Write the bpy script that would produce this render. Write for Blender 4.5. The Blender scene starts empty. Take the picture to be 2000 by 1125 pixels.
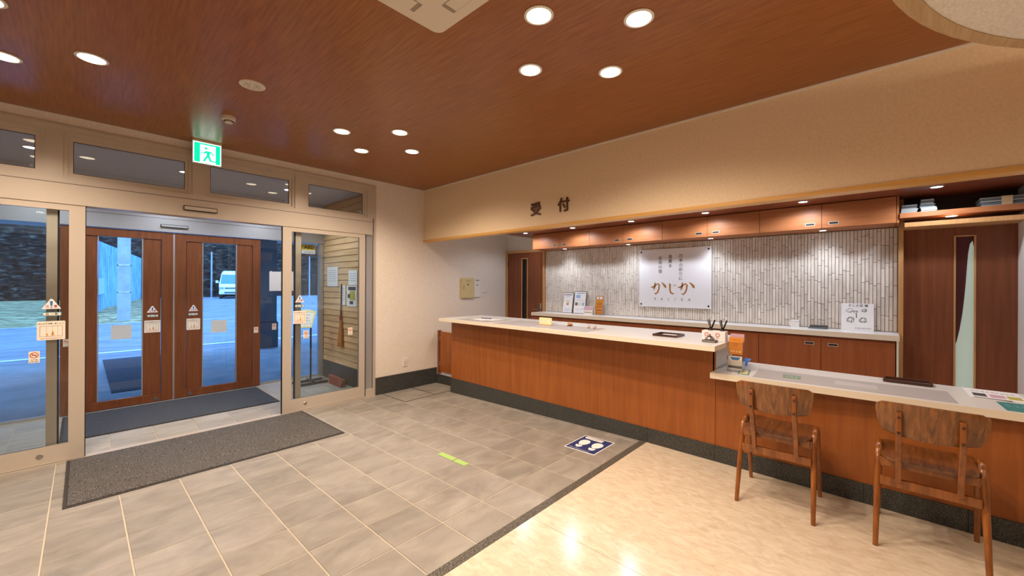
import bpy, bmesh, math, random
from mathutils import Vector, Matrix
random.seed(7)
scene = bpy.context.scene
COL = scene.collection
# ------------------------------------------------------------------ camera
YAW = math.atan2(840, 780); ROLL = math.radians(.26)
cam_d = bpy.data.cameras.new('camera'); cam = bpy.data.objects.new('camera', cam_d); COL.objects.link(cam)
cam_d.sensor_width = 36; cam_d.lens = 780 / 2000 * 36; cam_d.shift_y = -5.7 / 2000
cam_d.clip_start = .02; cam_d.clip_end = 400
_f = Vector((math.sin(YAW), math.cos(YAW), 0)); _r = Vector((math.cos(YAW), -math.sin(YAW), 0)); _u = Vector((0, 0, 1))
_cx = _r * math.cos(ROLL) + _u * math.sin(ROLL); _cy = -_r * math.sin(ROLL) + _u * math.cos(ROLL); _cz = -_f
_m = Matrix((_cx, _cy, _cz)).transposed().to_4x4(); _m.translation = (0, 0, 1.5)
cam.matrix_world = _m
scene.camera = cam
# ------------------------------------------------------------------ world, exposure, light levels
SKY_COL = (.20, .46, 1.0); SKY_STR = 6.0
world = bpy.data.worlds.new('dusk_sky'); scene.world = world; world.use_nodes = True
_bg = world.node_tree.nodes['Background']; _bg.inputs[0].default_value = (*SKY_COL, 1); _bg.inputs[1].default_value = SKY_STR
scene.view_settings.view_transform = 'Standard'; scene.view_settings.look = 'None'
scene.view_settings.exposure = 0.0; scene.view_settings.gamma = 1.0
scene.view_settings.use_curve_mapping = False
WARM = (1.0, .79, .60); COOL = (.86, .91, 1.0)
MAIN_W = 88.0; SOFFIT_W = 23.0; CAB_W = 10.0; LOUNGE_W = 19.0; VEST_W = 92.0

# ------------------------------------------------------------------ helpers
def srgb(r, g, b):
    return tuple(((c / 255) / 12.92 if c / 255 <= .04045 else ((c / 255 + .055) / 1.055) ** 2.4) for c in (r, g, b))
MATS = {}
def _new(name):
    m = bpy.data.materials.new(name); m.use_nodes = True; MATS[name] = m
    nt = m.node_tree; return m, nt, nt.nodes['Principled BSDF']
def plain(name, col, rough=.5, metal=0, spec=.5):
    m, nt, b = _new(name)
    b.inputs['Base Color'].default_value = (*col, 1); b.inputs['Roughness'].default_value = rough
    b.inputs['Metallic'].default_value = metal; b.inputs['Specular IOR Level'].default_value = spec
    return m
def ramp_mat(name, stops, scale, stretch=(1, 1, 1), rough=.5, detail=6, dist=0, bump=0, spec=.5, rnd=0, metal=0, coat=0):
    m, nt, b = _new(name); N = nt.nodes; L = nt.links
    tc = N.new('ShaderNodeTexCoord'); mp = N.new('ShaderNodeMapping'); mp.inputs['Scale'].default_value = stretch
    L.new(tc.outputs['Object'], mp.inputs['Vector']); vec = mp.outputs['Vector']
    oi = N.new('ShaderNodeObjectInfo')
    if rnd:
        ad = N.new('ShaderNodeVectorMath'); ad.operation = 'ADD'
        sc = N.new('ShaderNodeVectorMath'); sc.operation = 'SCALE'; sc.inputs[0].default_value = (31, 17, 23)
        L.new(oi.outputs['Random'], sc.inputs['Scale']); L.new(vec, ad.inputs[0]); L.new(sc.outputs[0], ad.inputs[1]); vec = ad.outputs[0]
    no = N.new('ShaderNodeTexNoise'); no.inputs['Scale'].default_value = scale; no.inputs['Detail'].default_value = detail
    no.inputs['Distortion'].default_value = dist; no.inputs['Roughness'].default_value = .6
    L.new(vec, no.inputs['Vector'])
    cr = N.new('ShaderNodeValToRGB'); el = cr.color_ramp.elements
    while len(el) < len(stops): el.new(.5)
    for e, (p, c) in zip(el, stops): e.position = p; e.color = (*c, 1)
    L.new(no.outputs['Fac'], cr.inputs['Fac']); out = cr.outputs['Color']
    if rnd:
        hs = N.new('ShaderNodeHueSaturation'); mr = N.new('ShaderNodeMapRange')
        mr.inputs['To Min'].default_value = 1 - rnd; mr.inputs['To Max'].default_value = 1 + rnd
        L.new(oi.outputs['Random'], mr.inputs['Value']); L.new(mr.outputs[0], hs.inputs['Value']); L.new(out, hs.inputs['Color']); out = hs.outputs['Color']
    L.new(out, b.inputs['Base Color'])
    b.inputs['Roughness'].default_value = rough; b.inputs['Specular IOR Level'].default_value = spec; b.inputs['Metallic'].default_value = metal
    if coat: b.inputs['Coat Weight'].default_value = coat; b.inputs['Coat Roughness'].default_value = .12
    if bump:
        bp = N.new('ShaderNodeBump'); bp.inputs['Strength'].default_value = bump; bp.inputs['Distance'].default_value = .01
        L.new(no.outputs['Fac'], bp.inputs['Height']); L.new(bp.outputs[0], b.inputs['Normal'])
    return m
def emit(name, col, s):
    m, nt, b = _new(name)
    b.inputs['Base Color'].default_value = (*col, 1); b.inputs['Emission Color'].default_value = (*col, 1); b.inputs['Emission Strength'].default_value = s
    return m
def glass(name, tint=(1, 1, 1), refl=1.0, rough=0.0):
    m = bpy.data.materials.new(name); m.use_nodes = True; MATS[name] = m
    nt = m.node_tree; N = nt.nodes; L = nt.links; N.clear()
    o = N.new('ShaderNodeOutputMaterial'); mx = N.new('ShaderNodeMixShader'); t = N.new('ShaderNodeBsdfTransparent'); g = N.new('ShaderNodeBsdfGlossy')
    fr = N.new('ShaderNodeFresnel'); fr.inputs[0].default_value = 1.45
    mu = N.new('ShaderNodeMath'); mu.operation = 'MULTIPLY'; mu.inputs[1].default_value = refl
    t.inputs[0].default_value = (*tint, 1); g.inputs['Roughness'].default_value = rough
    L.new(fr.outputs[0], mu.inputs[0]); L.new(mu.outputs[0], mx.inputs[0]); L.new(t.outputs[0], mx.inputs[1]); L.new(g.outputs[0], mx.inputs[2]); L.new(mx.outputs[0], o.inputs[0])
    return m

def wood(name, dark, light, along, rough=.35, scale=3.0, spec=.5, dist=.3, rnd=0, bump=0, coat=0, fine=1.0):
    st = {'x': (.06, 1, 1), 'y': (1, .06, 1), 'z': (1, 1, .06)}[along]
    st = tuple(s * 10 * fine for s in st)
    mid = tuple((a + b) / 2 for a, b in zip(dark, light))
    return ramp_mat(name, [(.3, dark), (.5, mid), (.7, light)], scale, st, rough, 5, dist, bump, spec, rnd, 0, coat)

wood('ceiling_wood', srgb(128, 76, 36), srgb(160, 102, 54), 'y', rough=.3, scale=6, spec=.4)
wood('counter_wood', srgb(140, 78, 34), srgb(160, 94, 44), 'z', rough=.38, scale=2.2, spec=.35)
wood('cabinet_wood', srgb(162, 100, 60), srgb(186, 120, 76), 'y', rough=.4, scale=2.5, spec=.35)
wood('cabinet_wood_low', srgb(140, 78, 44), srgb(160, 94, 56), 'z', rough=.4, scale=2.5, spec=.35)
wood('door_wood', srgb(112, 62, 38), srgb(136, 78, 48), 'z', rough=.4, scale=2.5, spec=.35)
wood('outer_door_wood', srgb(104, 60, 36), srgb(128, 76, 46), 'z', rough=.4, scale=4, spec=.3)
wood('soffit_wood', srgb(112, 56, 36), srgb(136, 72, 48), 'y', rough=.3, scale=3, spec=.5)
wood('trim_wood', srgb(206, 156, 80), srgb(222, 172, 98), 'y', rough=.4, scale=5)
wood('frame_wood', srgb(188, 138, 86), srgb(206, 158, 104), 'z', rough=.4, scale=5)
wood('rim_wood', srgb(178, 148, 106), srgb(206, 178, 134), 'x', rough=.45, scale=3, dist=1.2)
wood('chair_wood', srgb(78, 44, 16), srgb(152, 96, 44), 'z', rough=.28, scale=2.2, dist=.6, spec=.6, coat=.3, fine=2.2)
wood('chair_seat_wood', srgb(74, 42, 18), srgb(132, 82, 44), 'x', rough=.25, scale=2.2, dist=.5, fine=2.2, spec=.6, coat=.3)
wood('chair_leg_wood', srgb(110, 58, 16), srgb(156, 92, 32), 'z', rough=.3, scale=4, spec=.6, coat=.3)
wood('siding_wood', srgb(196, 156, 110), srgb(226, 190, 144), 'y', rough=.6, scale=4, rnd=.1, dist=.6)
wood('light_wood', srgb(196, 156, 108), srgb(224, 190, 146), 'y', rough=.5, scale=5)
wood('tray_wood', srgb(48, 28, 22), srgb(82, 52, 40), 'y', rough=.25, scale=5)
ramp_mat('wall_paper', [(.3, srgb(222, 212, 200)), (.7, srgb(232, 223, 212))], 60, rough=.85, detail=2, bump=.05, spec=.2)
ramp_mat('header_paper', [(.3, srgb(226, 204, 172)), (.7, srgb(236, 214, 182))], 60, rough=.6, detail=2, bump=.04, spec=.3)
ramp_mat('wall_white', [(.3, srgb(226, 220, 214)), (.7, srgb(234, 230, 225))], 60, rough=.85, detail=2, bump=.05, spec=.2)
ramp_mat('stucco', [(.35, srgb(228, 222, 214)), (.6, srgb(244, 240, 234))], 45, (1, 2.2, 1), .95, 6, .8, .6, .1)
ramp_mat('granite', [(.38, srgb(38, 40, 40)), (.52, srgb(62, 63, 62)), (.64, srgb(92, 93, 91))], 150, rough=.35, detail=4, spec=.4)
ramp_mat('granite_strip', [(.36, srgb(44, 42, 38)), (.52, srgb(82, 78, 72)), (.64, srgb(140, 134, 124))], 150, rough=.5, detail=4, spec=.3)
ramp_mat('floor_tile', [(.25, srgb(122, 118, 112)), (.5, srgb(143, 138, 131)), (.75, srgb(160, 155, 148))], 3.2, (1, 1.8, 1), .42, 8, .7, .03, .4, .07)
ramp_mat('vestibule_tile', [(.25, srgb(146, 142, 134)), (.5, srgb(162, 158, 150)), (.75, srgb(176, 172, 164))], 3.2, (1, 2.4, 1), .5, 8, .7, .03, .35, .07)
plain('grout', srgb(184, 174, 158), .9)
ramp_mat('lino', [(.3, srgb(192, 176, 154)), (.5, srgb(206, 193, 173)), (.7, srgb(218, 207, 189))], 12, (2.2, 1, 1), .17, 12, .8, 0, .45)
ramp_mat('mat_grey', [(.40, srgb(48, 46, 46)), (.5, srgb(82, 79, 78)), (.62, srgb(132, 129, 126))], 190, rough=.98, detail=3, bump=.3, spec=.05)
ramp_mat('mat_blue', [(.40, srgb(44, 47, 52)), (.5, srgb(70, 74, 82)), (.62, srgb(104, 110, 120))], 190, rough=.98, detail=3, bump=.3, spec=.05)
plain('rubber', srgb(52, 48, 46), .8)
plain('champagne', srgb(202, 192, 179), .42, .3, .5)
plain('alu_grey', srgb(178, 180, 184), .38, .6)
plain('gasket', srgb(24, 22, 22), .6)
plain('black_plastic', srgb(26, 24, 24), .4)
plain('dark_metal', srgb(44, 40, 40), .35, .6)
plain('steel', srgb(170, 166, 160), .25, .9)
plain('brass_dull', srgb(178, 164, 148), .4, .25)
plain('white_plastic', srgb(226, 222, 214), .4)
plain('ac_white', srgb(214, 204, 188), .5)
plain('ac_shadow', srgb(150, 136, 116), .7)
plain('counter_top', srgb(222, 222, 222), .3)
plain('counter_edge', srgb(230, 220, 202), .4)
plain('desk_pad', srgb(176, 172, 174), .45)
plain('clear_card', srgb(194, 192, 194), .3)
plain('beige_metal', srgb(206, 190, 140), .45)
plain('paper', srgb(236, 236, 238), .7)
plain('paper_cream', srgb(238, 230, 216), .7)
plain('sign_white', srgb(236, 236, 240), .35)
plain('ink', srgb(34, 32, 36), .7)
plain('ink_brown', srgb(86, 48, 26), .5)
plain('ink_grey', srgb(112, 108, 110), .7)
plain('gold_ink', srgb(172, 116, 58), .4)
plain('purple_ink', srgb(96, 76, 84), .6)
plain('blue_ink', srgb(44, 110, 168), .6)
plain('teal_ink', srgb(60, 140, 160), .6)
plain('red_ink', srgb(196, 66, 52), .6)
plain('navy', srgb(38, 52, 110), .55)
plain('orange_print', srgb(216, 138, 40), .6)
plain('amber_print', srgb(186, 116, 30), .6)
plain('pale_blue', srgb(150, 184, 224), .6)
plain('blue_plastic', srgb(80, 140, 226), .4)
plain('teal_paper', srgb(40, 128, 124), .5)
plain('green_card', srgb(122, 148, 124), .5)
plain('yellow_card', srgb(222, 216, 160), .5)
plain('yellow_sign', srgb(226, 196, 40), .5)
plain('green_tape', srgb(158, 192, 104), .6)
plain('bundle_paper', srgb(178, 186, 188), .7)
plain('bundle_grey', srgb(112, 120, 124), .7)
plain('tan_band', srgb(222, 198, 156), .7)
plain('pink_print', srgb(206, 168, 186), .6)
plain('olive_print', srgb(186, 176, 72), .6)
plain('dark_print', srgb(66, 62, 66), .6)
plain('shelf_dark', srgb(52, 30, 24), .6)
plain('carved_wood', srgb(198, 140, 92), .5)
plain('red_brown', srgb(140, 70, 56), .5)
plain('broom_straw', srgb(172, 116, 66), .9)
plain('board_pale', srgb(214, 218, 178), .6)
def frosted(name, col):
    m = bpy.data.materials.new(name); m.use_nodes = True; MATS[name] = m; nt = m.node_tree; N = nt.nodes; L = nt.links; N.clear()
    o = N.new('ShaderNodeOutputMaterial'); mx = N.new('ShaderNodeMixShader'); d = N.new('ShaderNodeBsdfDiffuse'); t = N.new('ShaderNodeBsdfTranslucent')
    d.inputs[0].default_value = (*col, 1); t.inputs[0].default_value = (*col, 1); L.new(d.outputs[0], mx.inputs[1]); L.new(t.outputs[0], mx.inputs[2]); L.new(mx.outputs[0], o.inputs[0])
frosted('cream_plate', srgb(250, 252, 248))
plain('curtain', srgb(92, 34, 42), .9)
emit('pale_room', srgb(186, 200, 186), .45)
ramp_mat('asphalt', [(.35, srgb(98, 104, 116)), (.65, srgb(132, 138, 150))], 1.2, (1, 3, 1), .8, 8, .3)
ramp_mat('paving', [(.35, srgb(116, 120, 128)), (.65, srgb(140, 144, 152))], 2, rough=.7, detail=6)
ramp_mat('grass', [(.35, srgb(92, 84, 62)), (.52, srgb(146, 134, 100)), (.68, srgb(196, 184, 146))], 2.5, (1, 2, 1), 1, 10, .6, .5, .05)
ramp_mat('hillside', [(.36, srgb(20, 17, 15)), (.54, srgb(44, 38, 34)), (.70, srgb(96, 86, 76))], 2.2, (1, 1, 3), 1, 14, .8, .8, .05)
ramp_mat('blue_sheet', [(.35, srgb(70, 122, 168)), (.65, srgb(140, 190, 224))], 3, (3, 3, .3), .7, 6, .4)
ramp_mat('concrete', [(.35, srgb(150, 152, 158)), (.65, srgb(172, 174, 180))], 3, rough=.85)
plain('column_dark', srgb(44, 40, 42), .5)
plain('van_white', srgb(232, 234, 238), .25)
plain('road_paint', srgb(236, 236, 236), .6)
plain('canopy_grey', srgb(150, 150, 152), .8)
glass('door_glass', (.96, .985, .98), 1.0)
glass('transom_glass', (.9, .92, .95), 1.0)
glass('acrylic', (.985, .99, .995), .6, .02)
plain('vest_ceiling', srgb(196, 196, 200), .8)
def wall_tile_mat():
    return ramp_mat('wall_strip_tile', [(.3, srgb(206, 197, 186)), (.5, srgb(222, 214, 204)), (.7, srgb(234, 227, 218))], 14, (1, 1, .4), .55, 6, .3, .08, .3, .09)
wall_tile_mat()
plain('tile_joint', srgb(58, 50, 44), .95)
emit('lamp_warm', (1.0, .80, .55), 14)
emit('lamp_cool', (.88, .93, 1.0), 22)
emit('exit_green', (.0, .75, .42), 1.1)
emit('exit_white', (.80, 1.0, .92), 2.0)
emit('led_sign', (.9, .66, .36), .22)
emit('cove_led', (1.0, .80, .58), 14)

class MB:
    def __init__(s): s.v = []; s.f = []
    def add(s, v, f):
        n = len(s.v); s.v += [tuple(p) for p in v]; s.f += [tuple(i + n for i in q) for q in f]; return s
    def box(s, x0, y0, z0, x1, y1, z1):
        x0, x1 = sorted((x0, x1)); y0, y1 = sorted((y0, y1)); z0, z1 = sorted((z0, z1))
        return s.add([(x0, y0, z0), (x1, y0, z0), (x1, y1, z0), (x0, y1, z0), (x0, y0, z1), (x1, y0, z1), (x1, y1, z1), (x0, y1, z1)],
                     [(0, 3, 2, 1), (4, 5, 6, 7), (0, 1, 5, 4), (1, 2, 6, 5), (2, 3, 7, 6), (3, 0, 4, 7)])
    def ext(s, pts, vec):
        n = len(pts); v = [Vector(p) for p in pts]; w = [p + Vector(vec) for p in v]
        return s.add(v + w, [tuple(range(n)), tuple(range(2 * n - 1, n - 1, -1))] + [(i, (i + 1) % n, n + (i + 1) % n, n + i) for i in range(n)])
    def bar(s, p0, p1, w, h, side=(0, 1, 0)):
        p0 = Vector(p0); p1 = Vector(p1); d = (p1 - p0).normalized(); a = Vector(side); a = (a - d * a.dot(d)).normalized(); b = d.cross(a)
        q = [a * (w / 2) + b * (h / 2), a * (-w / 2) + b * (h / 2), a * (-w / 2) - b * (h / 2), a * (w / 2) - b * (h / 2)]
        return s.ext([p0 + k for k in q], p1 - p0)
    def tube(s, pts, r, seg=10):
        pts = [Vector(p) for p in pts]; n = len(pts); rr = r if isinstance(r, (list, tuple)) else [r] * n
        prev = None; V = []
        for i, p in enumerate(pts):
            d = (pts[min(i + 1, n - 1)] - pts[max(i - 1, 0)]).normalized()
            if prev is None: a = d.orthogonal().normalized()
            else: a = (prev - d * prev.dot(d)).normalized()
            prev = a; b = d.cross(a)
            V += [p + (a * math.cos(2 * math.pi * k / seg) + b * math.sin(2 * math.pi * k / seg)) * rr[i] for k in range(seg)]
        F = [(i * seg + k, i * seg + (k + 1) % seg, (i + 1) * seg + (k + 1) % seg, (i + 1) * seg + k) for i in range(n - 1) for k in range(seg)]
        F += [tuple(range(seg - 1, -1, -1)), tuple((n - 1) * seg + k for k in range(seg))]
        return s.add(V, F)
    def lathe(s, prof, c, seg=24, axis='z'):
        V = []; n = len(prof)
        for r, h in prof:
            for k in range(seg):
                a = 2 * math.pi * k / seg; x, y = r * math.cos(a), r * math.sin(a)
                p = {'z': (x, y, h), 'y': (x, h, y), 'x': (h, x, y)}[axis]
                V.append((c[0] + p[0], c[1] + p[1], c[2] + p[2]))
        F = [(i * seg + k, i * seg + (k + 1) % seg, (i + 1) * seg + (k + 1) % seg, (i + 1) * seg + k) for i in range(n - 1) for k in range(seg)]
        closed = prof[0] == prof[-1]
        if prof[0][0] > 1e-6 and not closed: F.append(tuple(range(seg - 1, -1, -1)))
        if prof[-1][0] > 1e-6 and not closed: F.append(tuple((n - 1) * seg + k for k in range(seg)))
        return s.add(V, F)
    def grid(s, fn, nu, nv, thick):
        """surface fn(u,v)->(point, normal) thickened"""
        A = []; B = []
        for j in range(nv + 1):
            for i in range(nu + 1):
                p, n = fn(i / nu, j / nv); p = Vector(p); n = Vector(n).normalized(); A.append(p + n * thick / 2); B.append(p - n * thick / 2)
        w = nu + 1; N = len(A); F = []
        for j in range(nv):
            for i in range(nu):
                a = j * w + i; F.append((a, a + 1, a + w + 1, a + w)); F.append((N + a, N + a + w, N + a + w + 1, N + a + 1))
        loop = [i for i in range(w)] + [j * w + nu for j in range(1, nv + 1)] + [nv * w + i for i in range(nu - 1, -1, -1)] + [j * w for j in range(nv - 1, 0, -1)]
        for k in range(len(loop)):
            a, b = loop[k], loop[(k + 1) % len(loop)]; F.append((b, a, N + a, N + b))
        return s.add(A + B, F)

def rounded(x0, y0, x1, y1, r, seg=5):
    P = []
    for cx, cy, a0 in ((x1 - r, y1 - r, 0), (x0 + r, y1 - r, 90), (x0 + r, y0 + r, 180), (x1 - r, y0 + r, 270)):
        for k in range(seg + 1):
            a = math.radians(a0 + 90 * k / seg); P.append((cx + r * math.cos(a), cy + r * math.sin(a)))
    return P

def mesh_of(name, mb, off=(0, 0, 0), smooth=False):
    me = bpy.data.meshes.new(name); ox, oy, oz = off
    me.from_pydata([(x - ox, y - oy, z - oz) for x, y, z in mb.v], [], mb.f)
    bm = bmesh.new(); bm.from_mesh(me); bmesh.ops.recalc_face_normals(bm, faces=bm.faces); bm.to_mesh(me); bm.free()
    if smooth:
        for p in me.polygons: p.use_smooth = True
        me.set_sharp_from_angle(angle=math.radians(40))
    return me
def wloc(o):
    v = Vector((0, 0, 0))
    while o: v += o.location; o = o.parent
    return v
def tag(o, label=None, cat=None, group=None, kind=None):
    if label: o['label'] = label
    if cat: o['category'] = cat
    if group: o['group'] = group
    if kind: o['kind'] = kind
    return o
def obj(name, mb, mat, parent=None, label=None, cat=None, group=None, kind=None, smooth=False, bevel=0, mats=None):
    """mb in world coordinates; becomes ONE mesh object"""
    if parent is not None: off = wloc(parent)
    else:
        xs, ys, zs = zip(*mb.v); off = ((min(xs) + max(xs)) / 2, (min(ys) + max(ys)) / 2, min(zs))
    me = mesh_of(name, mb, off, smooth); me.materials.append(MATS[mat])
    o = bpy.data.objects.new(name, me); COL.objects.link(o)
    if parent is not None: o.parent = parent
    else: o.location = off
    if bevel:
        md = o.modifiers.new('bevel', 'BEVEL'); md.width = bevel; md.segments = 2; md.limit_method = 'ANGLE'
    return tag(o, label, cat, group, kind)
def empty(name, loc, label=None, cat=None, group=None, kind=None):
    o = bpy.data.objects.new(name, None); COL.objects.link(o); o.location = loc; o.empty_display_size = .1
    return tag(o, label, cat, group, kind)
def S(name, mb, mat, label=None, parent=None, **k):
    return obj(name, mb, mat, parent, label, kind=None if parent else 'structure', **k)
def copy_tree(o, parent=None):
    c = o.copy(); COL.objects.link(c); c.parent = parent
    for ch in list(o.children): copy_tree(ch, c)
    return c
def box(*a): return MB().box(*a)
def text(name, body, size, org, xd, yd, mat, parent, depth=.001, sx=1.0, align='CENTER', vspace=1.0, bold=0.0, label=None, off=.0005):
    cu = bpy.data.curves.new('t', 'FONT'); cu.body = body; cu.size = size; cu.align_x = align; cu.align_y = 'CENTER'; cu.space_line = vspace
    cu.extrude = depth / 2; cu.resolution_u = 3; cu.offset = bold
    to = bpy.data.objects.new('t', cu); COL.objects.link(to)
    dg = bpy.context.evaluated_depsgraph_get(); me = bpy.data.meshes.new_from_object(to.evaluated_get(dg))
    bpy.data.objects.remove(to); bpy.data.curves.remove(cu)
    xd = Vector(xd); yd = Vector(yd); nd = xd.cross(yd).normalized(); org = Vector(org) + nd * (depth / 2 + off)
    ow = wloc(parent) if parent is not None else org
    for v in me.vertices:
        v.co = org + xd * (v.co.x * sx) + yd * v.co.y + nd * v.co.z - ow
    me.materials.clear(); me.materials.append(MATS[mat]); me.name = name
    o = bpy.data.objects.new(name, me); COL.objects.link(o)
    if parent is not None: o.parent = parent
    else: o.location = org
    if label: o['label'] = label
    return o
def marks(name, counts, size, org, xd, yd, mat, parent, gap=1.25):
    """rows of tiny unreadable printed characters, each row centred"""
    xd = Vector(xd); yd = Vector(yd); nd = xd.cross(yd).normalized(); org = Vector(org) + nd * .0006; rr = random.Random(len(MATS) + sum(counts)); mb = MB()
    for li, n in enumerate(counts):
        v0 = (len(counts) / 2 - li - .5) * size * gap
        for k in range(n):
            u0 = (k - (n - 1) / 2) * size
            for q in range(3):
                h = size * rr.uniform(.5, .8); w = size * .11; o2 = rr.uniform(-.3, .3) * size
                a, b = (w, h) if (q + k) % 2 else (h, w)
                u, v = u0 + (o2 if a < b else 0), v0 + (0 if a < b else o2)
                c = [org + xd * (u + i * a / 2) + yd * (v + j * b / 2) for i, j in ((-1, -1), (1, -1), (1, 1), (-1, 1))]
                mb.ext(c, nd * .0006)
    return obj(name, mb, mat, parent)
FX = ((0, -1, 0), (0, 0, 1))     # on walls facing -X : reading direction, up
FY = ((1, 0, 0), (0, 0, 1))      # on walls facing -Y
FLAT = ((0, -1, 0), (1, 0, 0))   # lying flat, read from -X side
def tz(y): return min(0.0, -.0245 * (min(y, 5.338) - 1.66))

YE = 5.338; XB = 5.61; ZC = 2.99; XH = 3.686; ZV = -.09; Y2 = 7.17; XL = -3.6; YR = -4.2

# ================================================================== SETTING
# ---- floors
floor = S('floor', MB().ext([(XL, 1.72, -.2), (XL, YE + .05, -.2), (XL, YE + .05, tz(YE) - .004), (XL, 1.72, -.005)], (XH - XL + .3, 0, 0)), 'grout', 'sloping grey beige tiled floor inside the entrance')
GX = [-.15 + .3431 * k for k in range(-10, 13)]; GY = [1.717 + .332 * k for k in range(0, 11)] + [YE + .04]
ang = -math.atan(.0245)
def tile_piece(x0, x1, y0, y1, parent, cache={}, mat='floor_tile', flat=None):
    g = .004; key = (round(x1 - x0, 3), round(y1 - y0, 3), mat)
    if key not in cache:
        hx, hy = (x1 - x0) / 2 - g, (y1 - y0) / 2 - g; mb = MB(); e = .002
        mb.add([(-hx, -hy, -.012), (hx, -hy, -.012), (hx, hy, -.012), (-hx, hy, -.012), (-hx, -hy, -e), (hx, -hy, -e), (hx, hy, -e), (-hx, hy, -e), (-hx + e, -hy + e, 0), (hx - e, -hy + e, 0), (hx - e, hy - e, 0), (-hx + e, hy - e, 0)],
               [(8, 9, 10, 11)] + [(i, (i + 1) % 4, 4 + (i + 1) % 4, 4 + i) for i in range(4)] + [(4 + i, 4 + (i + 1) % 4, 8 + (i + 1) % 4, 8 + i) for i in range(4)])
        me = mesh_of('floor_tile', mb); me.materials.append(MATS[mat]); cache[key] = me
    o = bpy.data.objects.new('floor_tile', cache[key]); COL.objects.link(o); o.parent = parent
    cy = (y0 + y1) / 2; p = Vector(((x0 + x1) / 2, cy, tz(cy) if flat is None else flat)) - wloc(parent)
    p.z += random.uniform(-.0004, .0004)
    o.location = p; o.rotation_euler = (ang if flat is None else 0, 0, 0)
    return o
for i in range(len(GX) - 1):
    for j in range(len(GY) - 1):
        if GX[i + 1] - GX[i] > 0 and GX[i] < 3.6: tile_piece(GX[i], min(GX[i + 1], 3.624), GY[j], GY[j + 1], floor)
for j in range(len(GY) - 1): tile_piece(3.624, 3.69, GY[j], GY[j + 1], floor)
vfloor = S('floor_vestibule', box(-1.3, YE + .05, -.2, 2.95, Y2 + .12, ZV - .005), 'grout', 'grey tiled floor between the two pairs of entrance doors')
VY = [YE + .04 + .04, 5.72, 6.06, 6.4, 6.74, 7.08, Y2 + .1]
VX = [-1.27] + [.195 + .343 * k for k in range(-4, 8)] + [2.9]
for i in range(len(VX) - 1):
    for j in range(len(VY) - 1): tile_piece(VX[i], VX[i + 1], VY[j], VY[j + 1], vfloor, mat='vestibule_tile', flat=ZV)
S('trim_1', box(XL, 1.656, -.1, 3.70, 1.717, .001), 'granite_strip', 'dark speckled granite strip where tiles meet pale vinyl floor')
S('trim_2', box(-1.1, YE - .01, -.12, 2.78, YE + .075, ZV + .004), 'champagne', 'metal door track across the entrance threshold')
lino = S('floor_lounge', box(XL, YR, -.1, 3.94, 1.656, -.003), 'lino', 'pale beige marbled vinyl floor in front of the low desk')
for k, (a, b) in enumerate(((XL, -1.74), (-1.739, .12), (.121, 1.98), (1.981, 3.72))):
    S('vinyl_sheet', box(a, YR, -.003, b - .0015, 1.655, 0), 'lino', parent=lino)
S('floor_reception', box(3.93, -.868, -.05, XB, YE, .06), 'counter_top', 'raised pale floor behind the reception counter')
# ---- ceilings
S('ceiling', box(XL, YR, ZC, XH, YE, ZC + .1), 'ceiling_wood', 'dark reddish wood grain ceiling')
S('ceiling_reception', box(3.79, 4.72, 2.7, XB, YE, 2.8), 'wall_white', 'white ceiling above the staff door end of the reception')
S('ceiling_soffit', box(3.79, -.9, 2.36, XB, 4.72, 2.42), 'soffit_wood', 'lowered glossy wood soffit above the reception counter')
S('trim_3', box(3.79, 4.72, 2.36, XB, 4.735, 2.7), 'wall_white', 'short white upstand at the end of the wood soffit')
S('ceiling_vestibule', box(-1.3, YE + .12, 2.87, 2.95, Y2 + .1, 2.95), 'vest_ceiling', 'grey ceiling between the entrance doors')
# ---- floating round ceiling panel
disc = empty('ceiling_disc', (1.67, -1.89, 2.6), 'round lowered pale stucco ceiling panel with curved wooden rim', None, None, 'structure')
R0 = 1.93
obj('panel', MB().lathe([(R0 - .07, 2.604), (R0 - .07, 2.72)], (1.67, -1.89, 0), 96), 'stucco', disc)
obj('rim', MB().lathe([(R0 - .072, 2.6), (R0 - .03, 2.594), (R0 - .006, 2.61), (R0, 2.64), (R0, 2.76), (R0 - .05, 2.76), (R0 - .072, 2.72), (R0 - .072, 2.6)], (1.67, -1.89, 0), 96), 'rim_wood', disc, smooth=True)
obj('hanger', MB().lathe([(R0 - .5, 2.72), (R0 - .5, ZC)], (1.67, -1.89, 0), 64), 'wall_paper', disc)
obj('cove_light', MB().lathe([(R0 - .30, 2.721), (R0 - .30, 2.735), (R0 - .26, 2.735), (R0 - .26, 2.721), (R0 - .30, 2.721)], (1.67, -1.89, 0), 64), 'cove_led', disc, label='glowing strip on top of the round panel')
# ---- walls
S('wall_left', box(XL - .1, YR, -.2, XL, YE, ZC + .1), 'wall_paper', 'pale papered wall left of the entrance hall')
S('wall_rear', box(XL - .1, YR - .1, -.2, 3.9, YR, ZC + .1), 'wall_paper', 'pale papered wall behind the viewer')
wf = MB().box(2.87, YE, -.2, XB + .1, YE + .12, ZC + .1).box(XL - .1, YE, -.2, -1.19, YE + .12, ZC + .1).box(-1.19, YE, 2.905, 2.87, YE + .12, ZC + .1)
S('wall_front', wf, 'wall_paper', 'cream papered wall around the glass entrance')
S('wall_header', MB().box(XH, -.868, 2.2, XH + .105, YE, ZC + .1), 'header_paper', 'deep beige header wall above the reception counter')
S('trim_4', box(XH - .012, -.868, 2.172, XH + .12, YE, 2.203), 'trim_wood', 'orange wooden trim along the bottom of the header')
S('wall_right', MB().box(XH, YR, -.2, XH + .105, -.868, ZC + .1).box(XH + .105, -.97, -.2, XB, -.868, 2.36), 'wall_white', 'white wall at the right end of the reception')
S('wall_back', box(XB, -.97, -.2, XB + .1, YE, 2.8), 'wall_white', 'white wall behind the reception')
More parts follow.
